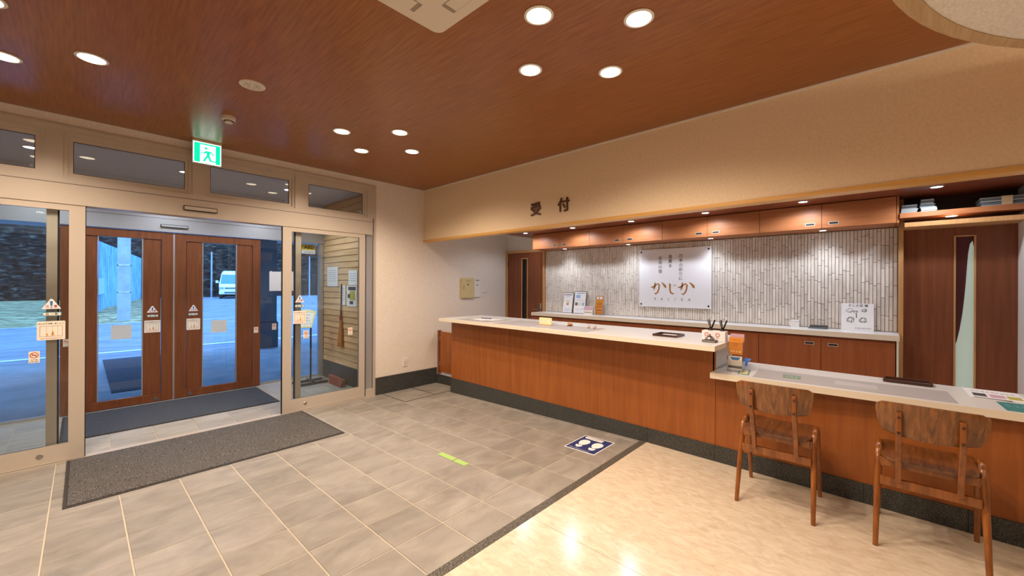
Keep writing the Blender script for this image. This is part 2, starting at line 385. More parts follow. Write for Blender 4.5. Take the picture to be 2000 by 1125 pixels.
S('trim_5', box(XL, YE - .006, 2.975, XH, YE, ZC), 'white_plastic', 'thin pale moulding between front wall and ceiling')
S('trim_6', box(XH - .006, -.868, 2.975, XH, YE, ZC), 'white_plastic', 'thin pale moulding between header wall and ceiling')
bb = S('baseboard_front', box(2.87, YE - .012, tz(YE) - .01, 3.935, YE, .157), 'granite', 'dark granite skirting below the cream wall beside the entrance')
for k in range(4): S('skirting_slab', box(2.872 + .266 * k, YE - .024, tz(YE) - .005, 2.872 + .266 * (k + 1) - .002, YE - .012, .157), 'granite', parent=bb)
S('baseboard_step', box(3.925, 4.63, -.1, 3.945, YE - .024, .06), 'granite', 'low dark granite step edge under the swing gate')
S('trim_7', box(2.84, YE - .004, tz(YE), 2.872, YE + .02, ZC - .09), 'champagne', 'slim metal jamb at the right end of the glass entrance')

# ---- entrance glass front
fr = empty('entrance_frame', (.84, YE, ZV), 'champagne metal frame of the glass entrance', None, None, 'structure')
def fpart(name, *b, m='champagne'): return obj(name, box(*b), m, fr)
fpart('header_box', -1.14, YE - .004, 2.205, 2.82, YE + .14, 2.386)
fpart('shadow_joint', -1.14, YE - .002, 2.386, 2.82, YE + .1, 2.391, m='gasket')
fpart('header_rail', -1.14, YE + .0, 2.391, 2.82, YE + .12, 2.44)
fpart('top_rail', -1.14, YE + .0, 2.835, 2.87, YE + .1, 2.905)
fpart('top_lip', -1.14, YE - .012, 2.885, 2.87, YE + .02, 2.907)
for x0, x1 in ((-1.19, -1.049), (-.219, -.116), (.789, .888), (1.792, 1.901), (2.741, 2.842)): fpart('mullion', x0, YE - .002, 2.44, x1, YE + .1, 2.84)
fpart('jamb', 2.745, YE + .03, ZV, 2.835, YE + .15, 2.205, m='alu_grey'); fpart('jamb', -1.19, YE, ZV, -1.08, YE + .15, 2.205)
fpart('jamb_foot', 2.73, YE + .0, ZV, 2.84, YE + .03, ZV + .1)
tr_lab = ['leftmost transom window above the sliding doors', 'wide transom window left of the exit sign', 'wide transom window right of the exit sign', 'transom window nearest the cream wall']
for n, (a, b) in enumerate(((-.99, -.278), (-.057, .73), (.947, 1.733), (1.96, 2.682))):
    w = empty('window_%d' % (n + 1), ((a + b) / 2, YE + .04, 2.44), tr_lab[n], None, None, 'structure')
    o = .06
    f = MB()
    for p, q, y in ((0.0, .03, .0), (.03, .06, .014)):
        A, B, C_, D = a - o + p, b + o - p, 2.488 - o + p, 2.776 + o - p; t = q - p
        f.box(A, YE + .012 + y, C_, B, YE + .06, C_ + t).box(A, YE + .012 + y, D - t, B, YE + .06, D).box(A, YE + .012 + y, C_ + t, A + t, YE + .06, D - t).box(B - t, YE + .012 + y, C_ + t, B, YE + .06, D - t)
    obj('window_frame', f, 'champagne', w)
    g = MB(); t = .004
    g.box(a, YE + .028, 2.488, b, YE + .034, 2.488 + t).box(a, YE + .028, 2.776 - t, b, YE + .034, 2.776).box(a, YE + .028, 2.49, a + t, YE + .034, 2.776).box(b - t, YE + .028, 2.49, b, YE + .034, 2.776)
    obj('seal', g, 'gasket', w)
    obj('pane', box(a, YE + .038, 2.488, b, YE + .044, 2.776), 'transom_glass', w)
    obj('latch', box(b - .03, YE + .046, 2.50, b - .012, YE + .06, 2.53), 'white_plastic', w)

def notice_set(door, xc, y, zt, w, k, arrow):
    """warning triangle, arrow strip and notice card stuck on a door; y is the outer face"""
    def flat(pts, mat, name, par, e): return obj(name, MB().ext([(p[0], y - e, p[1]) for p in pts], (0, -.0008, 0)), mat, par)
    a = .115 * k * w
    tri = [(xc - a / 2, zt), (xc + a / 2, zt), (xc + .006, zt + .088 * k), (xc - .006, zt + .088 * k)]
    t = flat(tri, 'paper', 'warning_sticker', door, 0); t['label'] = 'white triangular warning sticker with blue exclamation mark'
    flat([(xc - .005, zt + .026 * k), (xc + .005, zt + .026 * k), (xc + .009 * w, zt + .068 * k), (xc - .009 * w, zt + .068 * k)], 'blue_ink', 'exclamation_mark', t, .001)
    flat([(xc - .005, zt + .010 * k), (xc + .005, zt + .010 * k), (xc + .005, zt + .019 * k), (xc - .005, zt + .019 * k)], 'blue_ink', 'exclamation_dot', t, .001)
    text('lettering', '注', .026 * k, (xc - .024 * w, y - .001, zt + .022 * k), *FY, 'red_ink', t, sx=w)
    text('lettering', '意', .026 * k, (xc + .024 * w, y - .001, zt + .022 * k), *FY, 'red_ink', t, sx=w)
    z2 = zt - .062 * k; h = .034 * k; L = .12 * k * w; s = 1 if arrow > 0 else -1
    P = [(xc - s * L / 2, z2), (xc + s * L * .36, z2), (xc + s * L / 2, z2 + h / 2), (xc + s * L * .36, z2 + h), (xc - s * L / 2, z2 + h)]
    ar = flat(P, 'teal_ink', 'arrow_sticker', door, 0); ar['label'] = 'pale arrow shaped automatic door sticker with teal edge'
    e = .005 * k
    Q = [(xc - s * (L / 2 - e), z2 + e), (xc + s * L * .355, z2 + e), (xc + s * (L / 2 - 1.6 * e), z2 + h / 2), (xc + s * L * .355, z2 + h - e), (xc - s * (L / 2 - e), z2 + h - e)]
    flat(Q, 'paper_cream', 'arrow_face', ar, .001)
    text('lettering', '自 ー 動', .022 * k, (xc - s * .004, y - .0022, z2 + h / 2), *FY, 'ink_grey', ar, sx=w * .95)
    z3 = z2 - .045 * k; W = .165 * k * w; Hc = .165 * k * (w if w > .95 else .98)
    r = [(xc - W / 2 + p[0], z3 - Hc + p[1]) for p in rounded(0, 0, W, Hc, .008)]
    c = flat(r, 'paper_cream', 'notice_card', door, .0005); c['label'] = 'white notice card with a small printed drawing'
    yy = y - .0014
    text('lettering', 'みんなで注意しましょう!', .0135 * k * w, (xc, yy, z3 - .022 * k), *FY, 'ink', c)
    marks('lettering', [10], .0125 * k * w, (xc, yy, z3 - Hc + .014 * k), *FY, 'red_ink', c)
    b = MB(); x0, x1, zz0, zz1, tk = xc - W * .4, xc + W * .4, z3 - Hc + .03 * k, z3 - .042 * k, .0022
    b.box(x0, yy, zz0, x1, yy - .0005, zz0 + tk).box(x0, yy, zz1 - tk, x1, yy - .0005, zz1).box(x0, yy, zz0, x0 + tk, yy - .0005, zz1).box(x1 - tk, yy, zz0, x1, yy - .0005, zz1)
    for q in (.28, .55, .78): b.box(x0 + (x1 - x0) * q, yy, zz0, x0 + (x1 - x0) * q + .001, yy - .0005, zz1)
    obj('drawn_frame', b, 'red_brown', c)
    d = MB()
    for dx, sc in ((.008, .6), (-.024, .36)):
        cx, cz = xc + dx * k * w, zz0 + .006 * k
        d.ext([(cx - .011 * sc, yy, cz), (cx - .004 * sc, yy, cz), (cx + .003 * sc, yy, cz + .02 * sc), (cx + .013 * sc, yy, cz), (cx + .019 * sc, yy, cz + .004 * sc), (cx + .008 * sc, yy, cz + .045 * sc), (cx - .006 * sc, yy, cz + .045 * sc), (cx - .013 * sc, yy, cz + .022 * sc)], (0, -.0005, 0))
        d.ext([(cx + .001 + .009 * sc * math.cos(a * math.pi / 4), yy, cz + .055 * sc + .009 * sc * math.sin(a * math.pi / 4)) for a in range(8)], (0, -.0005, 0))
    obj('drawn_figure', d, 'orange_print', c)
def no_smoking(door, xc, y, zc, w=.062, h=.1, label='small white sticker with a red prohibition circle'):
    s = obj('prohibition_sticker', box(xc - w / 2, y, zc - h / 2, xc + w / 2, y - .0008, zc + h / 2), 'paper_cream', door, label)
    c = zc + h * .16; r = w * .4; V = MB(); seg = 20; yy = y - .0012
    ring = []
    for i in range(seg):
        a0, a1 = 2 * math.pi * i / seg, 2 * math.pi * (i + 1) / seg
        V.ext([(xc + r * math.cos(a0), yy, c + r * math.sin(a0)), (xc + r * math.cos(a1), yy, c + r * math.sin(a1)), (xc + r * .8 * math.cos(a1), yy, c + r * .8 * math.sin(a1)), (xc + r * .8 * math.cos(a0), yy, c + r * .8 * math.sin(a0))], (0, -.0004, 0))
    V.bar((xc - r * .65, yy, c + r * .65), (xc + r * .65, yy, c - r * .65), .0008, w * .08, (0, 1, 0))
    obj('prohibition_ring', V, 'red_ink', s)
    obj('crossed_symbol', MB().box(xc - r * .55, yy + .0002, c - .003, xc + r * .55, yy - .0001, c + .003), 'ink', s)
    marks('lettering', [3, 4], h * .13, (xc, y - .001, zc - h * .33), *FY, 'ink', s)
    return s

def sliding_leaf(name, x_open, x_far, label, arrow):
    s = 1 if x_far > x_open else -1; y0, y1 = YE + .006, YE + .046
    d = empty(name, ((x_open + x_far) / 2, (y0 + y1) / 2, ZV + .004), label, None, None, 'structure')
    zb, zt = ZV + .008, 2.204
    obj('stile', box(x_open, y0, zb, x_open + s * .10, y1, zt), 'champagne', d)
    obj('stile', box(x_far, y0, zb, x_far - s * .082, y1, zt), 'champagne', d)
    obj('bottom_rail', box(x_open + s * .10, y0, zb, x_far - s * .082, y1, .068), 'champagne', d)
    obj('top_rail', box(x_open + s * .10, y0, 2.15, x_far - s * .082, y1, zt), 'champagne', d)
    obj('edge_gasket', box(x_open - s * .006, y0 + .003, zb, x_open, y1 - .003, zt), 'gasket', d)
    obj('glass', box(x_open + s * .10, y0 + .016, .068, x_far - s * .082, y0 + .024, 2.15), 'door_glass', d)
    obj('lock_cover', MB().lathe([(.0, 0), (.019, 0), (.021, .002), (.021, .005)], (x_open + s * .265, y0 - .005, -.005), 20, 'y'), 'steel', d)
    return d, y0 + .016
d1, yg = sliding_leaf('door_1', .02, -1.03, 'left sliding glass door leaf with champagne metal frame standing open', -1)
d2, yg = sliding_leaf('door_2', 1.66, 2.712, 'right sliding glass door leaf with champagne metal frame standing open', 1)
notice_set(d1, -.182, yg - .001, 1.272, 1.0, 1.0, -1)
notice_set(d2, 1.86, yg - .001, 1.272, .93, 1.0, 1)
no_smoking(d1, -.278, yg - .001, .86)
no_smoking(d2, 1.935, yg - .001, .862); no_smoking(d2, 2.51, yg - .001, .857)
for n, (a, s) in enumerate(((-.15, -1), (1.83, 1))):
    w = empty('window_%d' % (5 + n), (a + s * .45, YE + .09, ZV), ['fixed glass panel behind the left sliding leaf', 'fixed glass panel behind the right sliding leaf'][n], None, None, 'structure')
    b = a + s * .96; y0, y1 = YE + .08, YE + .12
    obj('stile', box(a, y0, ZV, a + s * .065, y1, 2.205), 'champagne', w); obj('stile', box(b, y0, ZV, b - s * .06, y1, 2.205), 'champagne', w)
    obj('stile_seal', box(a - s * .012, y0 + .002, ZV, a, y1 - .002, 2.205), 'gasket', w)
    obj('sill', box(a + s * .065, y0, ZV, b - s * .06, y1, ZV + .035), 'champagne', w)
    obj('pane', box(a + s * .065, y0 + .016, ZV + .035, b - s * .06, y0 + .024, 2.205), 'door_glass', w)

# ---- vestibule shell
sw = S('wall_vestibule', box(2.885, YE + .12, -.2, 2.96, Y2 + .1, 2.95), 'siding_wood', 'vestibule side wall clad in pale horizontal boards')
zz = .2
while zz < 2.86:
    h = .098; t = min(zz + h - .006, 2.868)
    S('board', MB().ext([(2.885, YE + .121, zz), (2.8645, YE + .121, zz), (2.8755, YE + .121, t), (2.885, YE + .121, t)], (0, Y2 - YE - .125, 0)), 'siding_wood', parent=sw); zz += h
S('baseboard_vestibule', box(2.855, YE + .14, ZV, 2.885, Y2 - .004, .195), 'granite', 'dark stone skirting below the boarded vestibule wall')
S('wall_vestibule_left', box(-1.38, YE + .12, -.2, -1.27, Y2 + .1, 2.95), 'siding_wood', 'far left vestibule side wall')
of = empty('outer_frame', (.86, Y2, ZV), 'grey metal frame of the outer entrance doors', None, None, 'structure')
obj('header_box', box(-1.27, Y2 - .06, 2.2, 2.885, Y2 + .06, 2.42), 'alu_grey', of)
obj('header_groove', box(-1.27, Y2 - .062, 2.375, 2.885, Y2 - .0595, 2.379), 'gasket', of)
obj('upper_panel', box(-1.27, Y2 - .02, 2.42, 2.885, Y2 + .06, 2.9), 'vest_ceiling', of)
obj('post', box(2.79, Y2 - .04, ZV, 2.855, Y2 + .04, 2.2), 'alu_grey', of); obj('post', box(-1.27, Y2 - .04, ZV, -1.2, Y2 + .04, 2.2), 'alu_grey', of)
obj('post', box(2.28, Y2 + .045, ZV, 2.33, Y2 + .075, 2.2), 'alu_grey', of)
for n, (a, b) in enumerate(((1.915, 2.79), (-1.2, -.2))):
    w = empty('window_%d' % (7 + n), ((a + b) / 2, Y2, ZV), ['fixed outer pane right of the brown wooden doors', 'fixed outer pane left of the brown wooden doors'][n], None, None, 'structure')
    obj('pane', box(a, Y2 + .048, ZV + .03, b, Y2 + .056, 2.2), 'door_glass', w); obj('sill', box(a, Y2 + .03, ZV, b, Y2 + .07, ZV + .03), 'alu_grey', w)
    if n == 0: no_smoking(w, 2.12, Y2 + .047, .81, .06, .1)
def outer_leaf(name, xi, xo, label, arrow):
    s = 1 if xo > xi else -1; y0, y1 = Y2 - .035, Y2 + .025; zb, zt = ZV + .008, 2.192
    d = empty(name, ((xi + xo) / 2, Y2, zb), label, None, None, 'structure')
    def B(n, a, b, z0, z1, dy=0, m='outer_door_wood'): return obj(n, box(xi + s * a, y0 + dy, z0, xi + s * b, y1 - dy, z1), m, d, bevel=.003 if m == 'outer_door_wood' else 0)
    B('stile', 0, .12, zb, zt); B('stile', .925, 1.028, zb, zt)
    B('top_rail', .12, .925, 2.09, zt); B('bottom_rail', .12, .925, zb, .02)
    B('panel', .126, .300, .022, 2.088, .014); B('panel', .722, .919, .022, 2.088, .014)
    B('glazing_bead', .302, .313, .022, 2.088, .010, 'alu_grey'); B('glazing_bead', .709, .72, .022, 2.088, .010, 'alu_grey')
    obj('glass', box(xi + s * .313, Y2 - .008, .022, xi + s * .709, Y2, 2.088), 'door_glass', d)
    obj('meeting_edge', box(xi - s * .010, y0 + .01, zb, xi, y1 - .01, zt), 'alu_grey', d)
    obj('lock_cover', MB().lathe([(0, 0), (.024, 0), (.026, .003), (.026, .006)], (xi + s * .17, y0 - .006, -.045), 20, 'y'), 'steel', d)
    obj('touch_plate', box(xi + s * .41, Y2 - .010, .785, xi + s * .60, Y2 - .0085, .965), 'cream_plate', d, 'pale square plate on the glass')
    return d
d3 = outer_leaf('door_3', .851, -.177, 'left brown wooden outer door with tall glass strip', -1)
d4 = outer_leaf('door_4', .871, 1.899, 'right brown wooden outer door with tall glass strip', 1)
notice_set(d3, .642, Y2 - .022, 1.112, 1.0, .98, -1); notice_set(d4, 1.075, Y2 - .022, 1.112, .95, .98, 1)
no_smoking(d4, 1.842, Y2 - .036, .786, .058, .09); no_smoking(d3, -.122, Y2 - .036, .786, .058, .09)

# ---- back wall tiles
bw_z0, bw_z1 = 1.045, 2.10
ts = S('wall_tiled', box(XB - .012, -.108, bw_z0, XB, 4.376, bw_z1), 'tile_joint', 'reception back wall faced with narrow pale vertical stone strips')
cols = []; y = -.106
while y < 4.37: cols.append(y); y += .0305
strips = []; shapes = {}
for ci, y in enumerate(cols):
    z = bw_z0 - random.uniform(0, .24)
    while z < bw_z1:
        h = random.choice((.18, .24, .24, .30)); a, b = max(z, bw_z0), min(z + h, bw_z1); z += h
        if b - a > .006: strips.append((y, a, b - .004, random.choice((.010, .012, .014, .0165))))
near = strips[:300]; far = strips[300:]
for y, a, b, t in near:
    key = (round(b - a, 3), t)
    if key not in shapes:
        me = mesh_of('stone_strip', box(-.012 - t + .006, .001, 0, -.012, .0275, b - a)); me.materials.append(MATS['wall_strip_tile']); shapes[key] = me
    o = bpy.data.objects.new('stone_strip', shapes[key]); COL.objects.link(o); o.parent = ts; o.location = Vector((XB, y, a)) - wloc(ts)
mb = MB()
for y, a, b, t in far: mb.box(XB - .012 - t + .006, y + .001, a, XB - .012, y + .0275, b)
so = obj('stone_strips', mb, 'wall_strip_tile', ts); so['kind'] = 'stuff'

# ---- staff doors
sd = empty('door_5', (XB, 4.86, .06), 'brown staff door with narrow dark window beside the tiled wall', None, None, 'structure')
obj('door_leaf', MB().box(XB - .035, 4.93, .06, XB - .001, 5.285, 2.10).box(XB - .035, 4.425, .06, XB - .001, 4.79, 2.10).box(XB - .035, 4.79, .06, XB - .001, 4.93, .56).box(XB - .035, 4.79, 2.0, XB - .001, 4.93, 2.10), 'door_wood', sd)
obj('door_frame', MB().box(XB - .05, 5.285, .06, XB, 5.325, 2.14).box(XB - .05, 4.385, .06, XB, 4.425, 2.14).box(XB - .05, 4.425, 2.10, XB, 5.285, 2.14), 'frame_wood', sd)
obj('window_bead', MB().box(XB - .04, 4.915, .56, XB - .034, 4.935, 2.0).box(XB - .04, 4.785, .56, XB - .034, 4.80, 2.0).box(XB - .04, 4.79, 1.985, XB - .034, 4.93, 2.0), 'frame_wood', sd)
obj('window_glass', box(XB - .02, 4.80, .56, XB - .014, 4.915, 1.985), 'dark_metal', sd)
h = obj('door_handle', MB().tube([(XB - .035, 4.47, 1.07), (XB - .075, 4.47, 1.07), (XB - .085, 4.49, 1.07), (XB - .085, 4.6, 1.066)], .009), 'steel', sd, smooth=True)
obj('handle_plate', box(XB - .043, 4.452, 1.04, XB - .035, 4.488, 1.18), 'steel', h)
for z in (.4, 1.85): obj('hinge', box(XB - .054, 5.27, z, XB - .045, 5.295, z + .1), 'steel', sd)
rd = empty('door_6', (XB, -.5, .06), 'tall brown sliding door with a curtained glass slot at the right', None, None, 'structure')
obj('door_leaf', MB().box(XB - .03, -.494, .06, XB - .001, -.15, 2.09).box(XB - .03, -.868, .06, XB - .001, -.62, 2.09).box(XB - .03, -.62, .06, XB - .001, -.494, .42).box(XB - .03, -.62, 1.975, XB - .001, -.494, 2.09), 'door_wood', rd)
obj('window_bead', MB().box(XB - .036, -.501, .42, XB - .028, -.488, 1.982).box(XB - .036, -.626, .42, XB - .028, -.613, 1.982).box(XB - .036, -.62, 1.97, XB - .028, -.494, 1.982), 'frame_wood', rd)
obj('lit_room', box(XB - .008, -.62, .42, XB - .002, -.494, 1.975), 'pale_room', rd, label='pale green room seen through the slot')
cp = [(-.494, .93), (-.494, 1.975), (-.62, 1.975), (-.618, 1.85), (-.606, 1.93), (-.59, 1.90), (-.58, 1.82), (-.573, 1.70), (-.566, 1.55), (-.557, 1.4), (-.545, 1.25), (-.528, 1.1), (-.51, .99)]
obj('curtain', MB().ext([(XB - .012, p[0], p[1]) for p in cp], (.004, 0, 0)), 'curtain', rd)
obj('window_glass', box(XB - .024, -.613, .42, XB - .02, -.501, 1.97), 'acrylic', rd)
S('trim_8', box(XB - .12, -.148, .06, XB, -.112, 2.36), 'frame_wood', 'slim wooden post between tiled wall and tall brown door')
S('trim_9', box(5.25, -.868, 2.06, XB, -.148, 2.10), 'frame_wood', 'pale wooden lintel above the tall brown door')

# ================================================================== THINGS
# ---- reception counter (tall part)
rc = empty('reception_counter', (3.9, 2.85, 0), 'long tall reception counter with cherry wood front and granite plinth', 'counter')
Z0 = -.075
panels = [4.645, 1.05]
for a, b in zip(panels[1:], panels[:-1]): obj('front_panel', box(3.70, a + .001, .137, 3.72, b - .001, .9785), 'counter_wood', rc)
for k in range(6):
    a = 1.05 + .6 * k; b = min(a + .6, 4.652); obj('plinth_slab', MB().ext([(3.688, a + .001, tz(a)-.004), (3.688, b - .001, tz(b)-.004), (3.688, b - .001, .137), (3.688, a + .001, .137)], (.03, 0, 0)), 'granite', rc)
obj('end_panel', box(3.72, 4.62, .06, 4.25, 4.645, .9785), 'counter_wood', rc)
obj('end_panel', box(3.70, 1.0595, .7, 4.25, 1.07, .9785), 'white_plastic', rc, 'pale end panel facing the low desk')
obj('inner_shelf', box(3.72, 1.07, .55, 4.25, 4.62, .57), 'counter_wood', rc)
hw = empty('high_worktop', (3.9, 2.85, .98), 'long pale stone worktop on the tall reception counter', 'worktop')
HP = [(3.41, .975), (4.33, .975), (4.33, 4.68), (3.495, 4.68)]
obj('slab', MB().ext([(x, y, .98) for x, y in HP], (0, 0, .04)), 'counter_top', hw)
obj('front_edging', MB().ext([(3.4085, .973, .979), (3.412, .973, .979), (3.497, 4.682, .979), (3.4935, 4.682, .979)], (0, 0, .0415)), 'counter_edge', hw)
obj('end_edging', MB().box(3.4095, .9735, .979, 4.33, .976, 1.0205), 'counter_edge', hw)
sg = empty('swing_gate', (3.95, 4.97, .06), 'low cherry wood swing gate between counter and cream wall', 'gate')
obj('gate_panel', box(3.94, 4.652, .10, 3.97, 5.235, .745), 'counter_wood', sg)
obj('gate_post', box(3.935, 5.25, .062, 3.975, 5.30, .762), 'door_wood', sg)
for z in (.2, .6): obj('hinge', box(3.938, 5.232, z, 3.95, 5.252, z + .07), 'steel', sg)
# ---- low desk
ld = empty('low_desk', (3.9, .09, 0), 'low reception desk with cherry wood front behind the two chairs', 'desk')
for a, b in ((-.866, 1.049),): obj('front_panel', box(3.70, a + .001, .137, 3.72, b - .001, .7335), 'counter_wood', ld)
for k in range(4): a = -.866 + .479 * k; obj('plinth_slab', box(3.688, a + .001, .001, 3.718, a + .478, .137), 'granite', ld)
obj('inner_panel', box(4.2, -.866, .07, 4.22, 1.045, .7335), 'counter_wood', ld)
lw = empty('low_worktop', (3.95, .09, .735), 'pale stone top of the low desk behind the chairs', 'worktop')
LPg = [(3.66, -.866), (4.31, -.866), (4.31, 1.05), (3.555, 1.05)]
obj('slab', MB().ext([(x, y, .735) for x, y in LPg], (0, 0, .045)), 'counter_top', lw)
obj('front_edging', MB().ext([(3.6585, -.866, .734), (3.662, -.866, .734), (3.557, 1.0505, .734), (3.5535, 1.0505, .734)], (0, 0, .0465)), 'counter_edge', lw)
# ---- back counter units and top
for n in range(4):
    y0 = -.09 + 1.1175 * n; y1 = y0 + 1.1165
    pos = ['next to the tall brown door', 'below the white signboard right half', 'below the white signboard left half', 'next to the staff door'][n]
    c = empty('base_cabinet', (5.4, (y0 + y1) / 2, .06), 'two door cherry base cabinet ' + pos, 'cabinet', 'base cabinets under the back worktop')
    obj('cabinet_body', box(5.232, y0, .062, XB - .002, y1, .988), 'cabinet_wood_low', c)
    u = empty('wall_cabinet', (5.42, (y0 + y1) / 2, 2.105), 'two door cherry wall cabinet ' + ['next to the open shelf', 'right of the white signboard', 'above the white signboard', 'above the staff door side'][n], 'cabinet', 'wall cabinets under the soffit')
    obj('cabinet_body', box(5.252, y0, 2.105, XB - .002, y1, 2.358), 'cabinet_wood', u)
    for k in range(2):
        a, b = (y0, (y0 + y1) / 2) if k == 0 else ((y0 + y1) / 2, y1); hy = (y0 + y1) / 2 + (-.097 if k == 0 else .097)
        for root, x0, z0, z1, hz, m in ((c, 5.21, .12, .962, .905, 'cabinet_wood_low'), (u, 5.23, 2.107, 2.352, 2.152, 'cabinet_wood')):
            d = obj('cabinet_door', box(x0, a + .002, z0, x0 + .02, b - .002, z1), m, root)
            hh = MB(); W, Hh, t = .042, .0165, .007; x = x0 - .002
            hh.box(x, hy - W, hz - Hh, x0 + .001, hy + W, hz - Hh + t).box(x, hy - W, hz + Hh - t, x0 + .001, hy + W, hz + Hh).box(x, hy - W, hz - Hh + t, x0 + .001, hy - W + t, hz + Hh - t).box(x, hy + W - t, hz - Hh + t, x0 + .001, hy + W, hz + Hh - t)
            obj('handle_frame', hh, 'brass_dull', d)
            obj('handle_recess', box(x0 - .0008, hy - W + t, hz - Hh + t, x0 + .0005, hy + W - t, hz + Hh - t), 'black_plastic', d)
bt = empty('back_worktop', (5.4, 2.15, .99), 'long pale stone worktop along the tiled back wall', 'worktop')
obj('slab', box(5.20, -.115, .99, XB - .013, 4.376, 1.04), 'counter_top', bt)
obj('front_edging', box(5.1975, -.117, .989, 5.2005, 4.378, 1.0405), 'counter_edge', bt)
obj('side_panel', box(5.20, -.111, .062, XB - .002, -.096, .99), 'white_plastic', bt)
# open shelf at the right
sh = empty('open_shelf', (5.4, -.5, 2.13), 'open cherry wood shelf above the tall brown door', 'shelf')
obj('shelf_board', box(5.23, -.866, 2.145, XB - .002, -.115, 2.19), 'cabinet_wood', sh)
obj('shelf_back', box(XB - .02, -.866, 2.19, XB - .002, -.115, 2.358), 'shelf_dark', sh)
obj('shelf_end', box(5.25, -.111, 2.105, XB - .002, -.0935, 2.358), 'cabinet_wood', sh)
def bundle(y0, y1, x0, x1, z0, n, t, mat, label, band=None, jit=.006):
    e = empty('paper_bundle', ((x0 + x1) / 2, (y0 + y1) / 2, z0), label, 'papers', 'paper bundles on the open shelf')
    z = z0
    for k in range(n):
        j = random.uniform(-jit, jit); obj('booklet', box(x0 + j, y0 + j, z, x1 + j, y1 + j * .5, z + t * .88), mat if k % 3 else 'bundle_paper', e); z += t
    if band: obj('paper_band', MB().box(x0 - jit - .002, band[0], z0, x0 - jit, band[1], z).box(x0 - jit, band[0], z - .0005, x1, band[1], z + .0008), 'tan_band', e)
bundle(-.235, -.125, 5.265, 5.5, 2.1905, 4, .010, 'bundle_paper', 'pale bundle of booklets at the left end of the open shelf')
bundle(-.232, -.128, 5.29, 5.5, 2.2315, 4, .010, 'bundle_grey', 'grey bundle stacked on the leftmost pale bundle')
bundle(-.355, -.255, 5.255, 5.5, 2.1905, 4, .010, 'bundle_paper', 'pale curled bundle second from the left on the open shelf')
bundle(-.345, -.250, 5.29, 5.5, 2.2315, 3, .011, 'bundle_grey', 'grey bundle stacked second from the left on the open shelf')
bundle(-.338, -.255, 5.30, 5.5, 2.2655, 4, .011, 'bundle_grey', 'topmost grey bundle of booklets on the open shelf')
bundle(-.86, -.62, 5.27, 5.5, 2.1905, 3, .012, 'bundle_grey', 'lower banded bundle at the right end of the open shelf', (-.79, -.73))
bundle(-.86, -.615, 5.27, 5.5, 2.2285, 4, .010, 'bundle_grey', 'upper banded bundle at the right end of the open shelf', (-.79, -.73))

# ---- lights
def lamp(parent, loc, watts, col, size, blend, rad=.05):
    l = bpy.data.lights.new('lamp_light', 'SPOT'); l.energy = watts; l.color = col; l.spot_size = math.radians(size); l.spot_blend = blend; l.shadow_soft_size = rad
    o = bpy.data.objects.new('lamp_light', l); COL.objects.link(o); o.parent = parent; o.location = Vector(loc) - wloc(parent)
def downlight(x, y, z, r, label, group, watts, col, em, size=150, blend=.6, ring='white_plastic'):
    e = empty('downlight', (x, y, z), label, 'light', group)
    obj('trim_ring', MB().lathe([(r, z + .002), (r * 1.22, z - .001), (r * 1.24, z - .005), (r * 1.02, z - .008), (r, z - .004), (r, z + .002)], (x, y, 0), 28), ring, e, smooth=True)
    obj('lens', MB().lathe([(0, z - .0035), (r * .99, z - .0035), (r * .99, z + .001), (0, z + .001)], (x, y, 0), 28), em, e)
    lamp(e, (x, y, z - .012), watts, col, size, blend)
    return e
q = .395
for cx, cy, where in ((2.105, 1.395, 'in front of the counter'), (2.11, 3.86, 'near the beige header corner'), (-.355, 3.84, 'at the left by the entrance'), (-.355, 1.4, 'overhead out at the left')):
    for dx, dy, nm in ((-q, 0, 'left'), (q, 0, 'right'), (0, q, 'far'), (0, -q, 'near')):
        downlight(cx + dx, cy + dy, ZC, .066, 'warm round ceiling downlight, %s one of the four %s' % (nm, where), 'ceiling downlights', MAIN_W, WARM, 'lamp_warm')
for k, (x, y) in enumerate(((1.2, -1.0), (2.4, -1.0), (1.2, -2.6), (2.6, -2.6))):
    downlight(x, y, 2.604, .066, 'warm downlight in the round stucco panel, %s' % ['left one by the desk', 'right one by the desk', 'left one at the back', 'right one at the back'][k], 'panel downlights', LOUNGE_W, WARM, 'lamp_warm')
for k, (x, y) in enumerate(((-2.4, -.6), (-2.4, -2.6), (-.6, -2.2))):
    downlight(x, y, ZC, .066, 'warm ceiling downlight behind the viewer, %s' % ['left', 'far left', 'middle'][k], 'lounge downlights', LOUNGE_W, WARM, 'lamp_warm')
ordn = ['first', 'second', 'third', 'fourth', 'fifth', 'sixth']
for k in range(6):
    downlight(4.965, 4.315 - .93 * k, 2.36, .036, 'small white soffit downlight, %s from the staff door' % ordn[k], 'soffit downlights', SOFFIT_W, COOL, 'lamp_cool', 168, .45)
for k in range(4):
    downlight(5.41, 3.84 - 1.122 * k, 2.105, .030, 'small white light under the wall cabinets, %s from the staff door' % ordn[k], 'cabinet downlights', CAB_W, COOL, 'lamp_cool', 120, .8)
downlight(5.33, -.45, 2.145, .034, 'small white light under the open shelf', 'cabinet downlights', CAB_W, COOL, 'lamp_cool', 130, .8)
for k, (x, y) in enumerate(((-.36, 6.3), (.85, 6.27), (2.03, 6.33))):
    downlight(x, y, 2.87, .045, 'white vestibule downlight seen through the %s transom' % ['left', 'wide left', 'wide right'][k], 'vestibule downlights', VEST_W, COOL, 'lamp_cool', 150, .6)

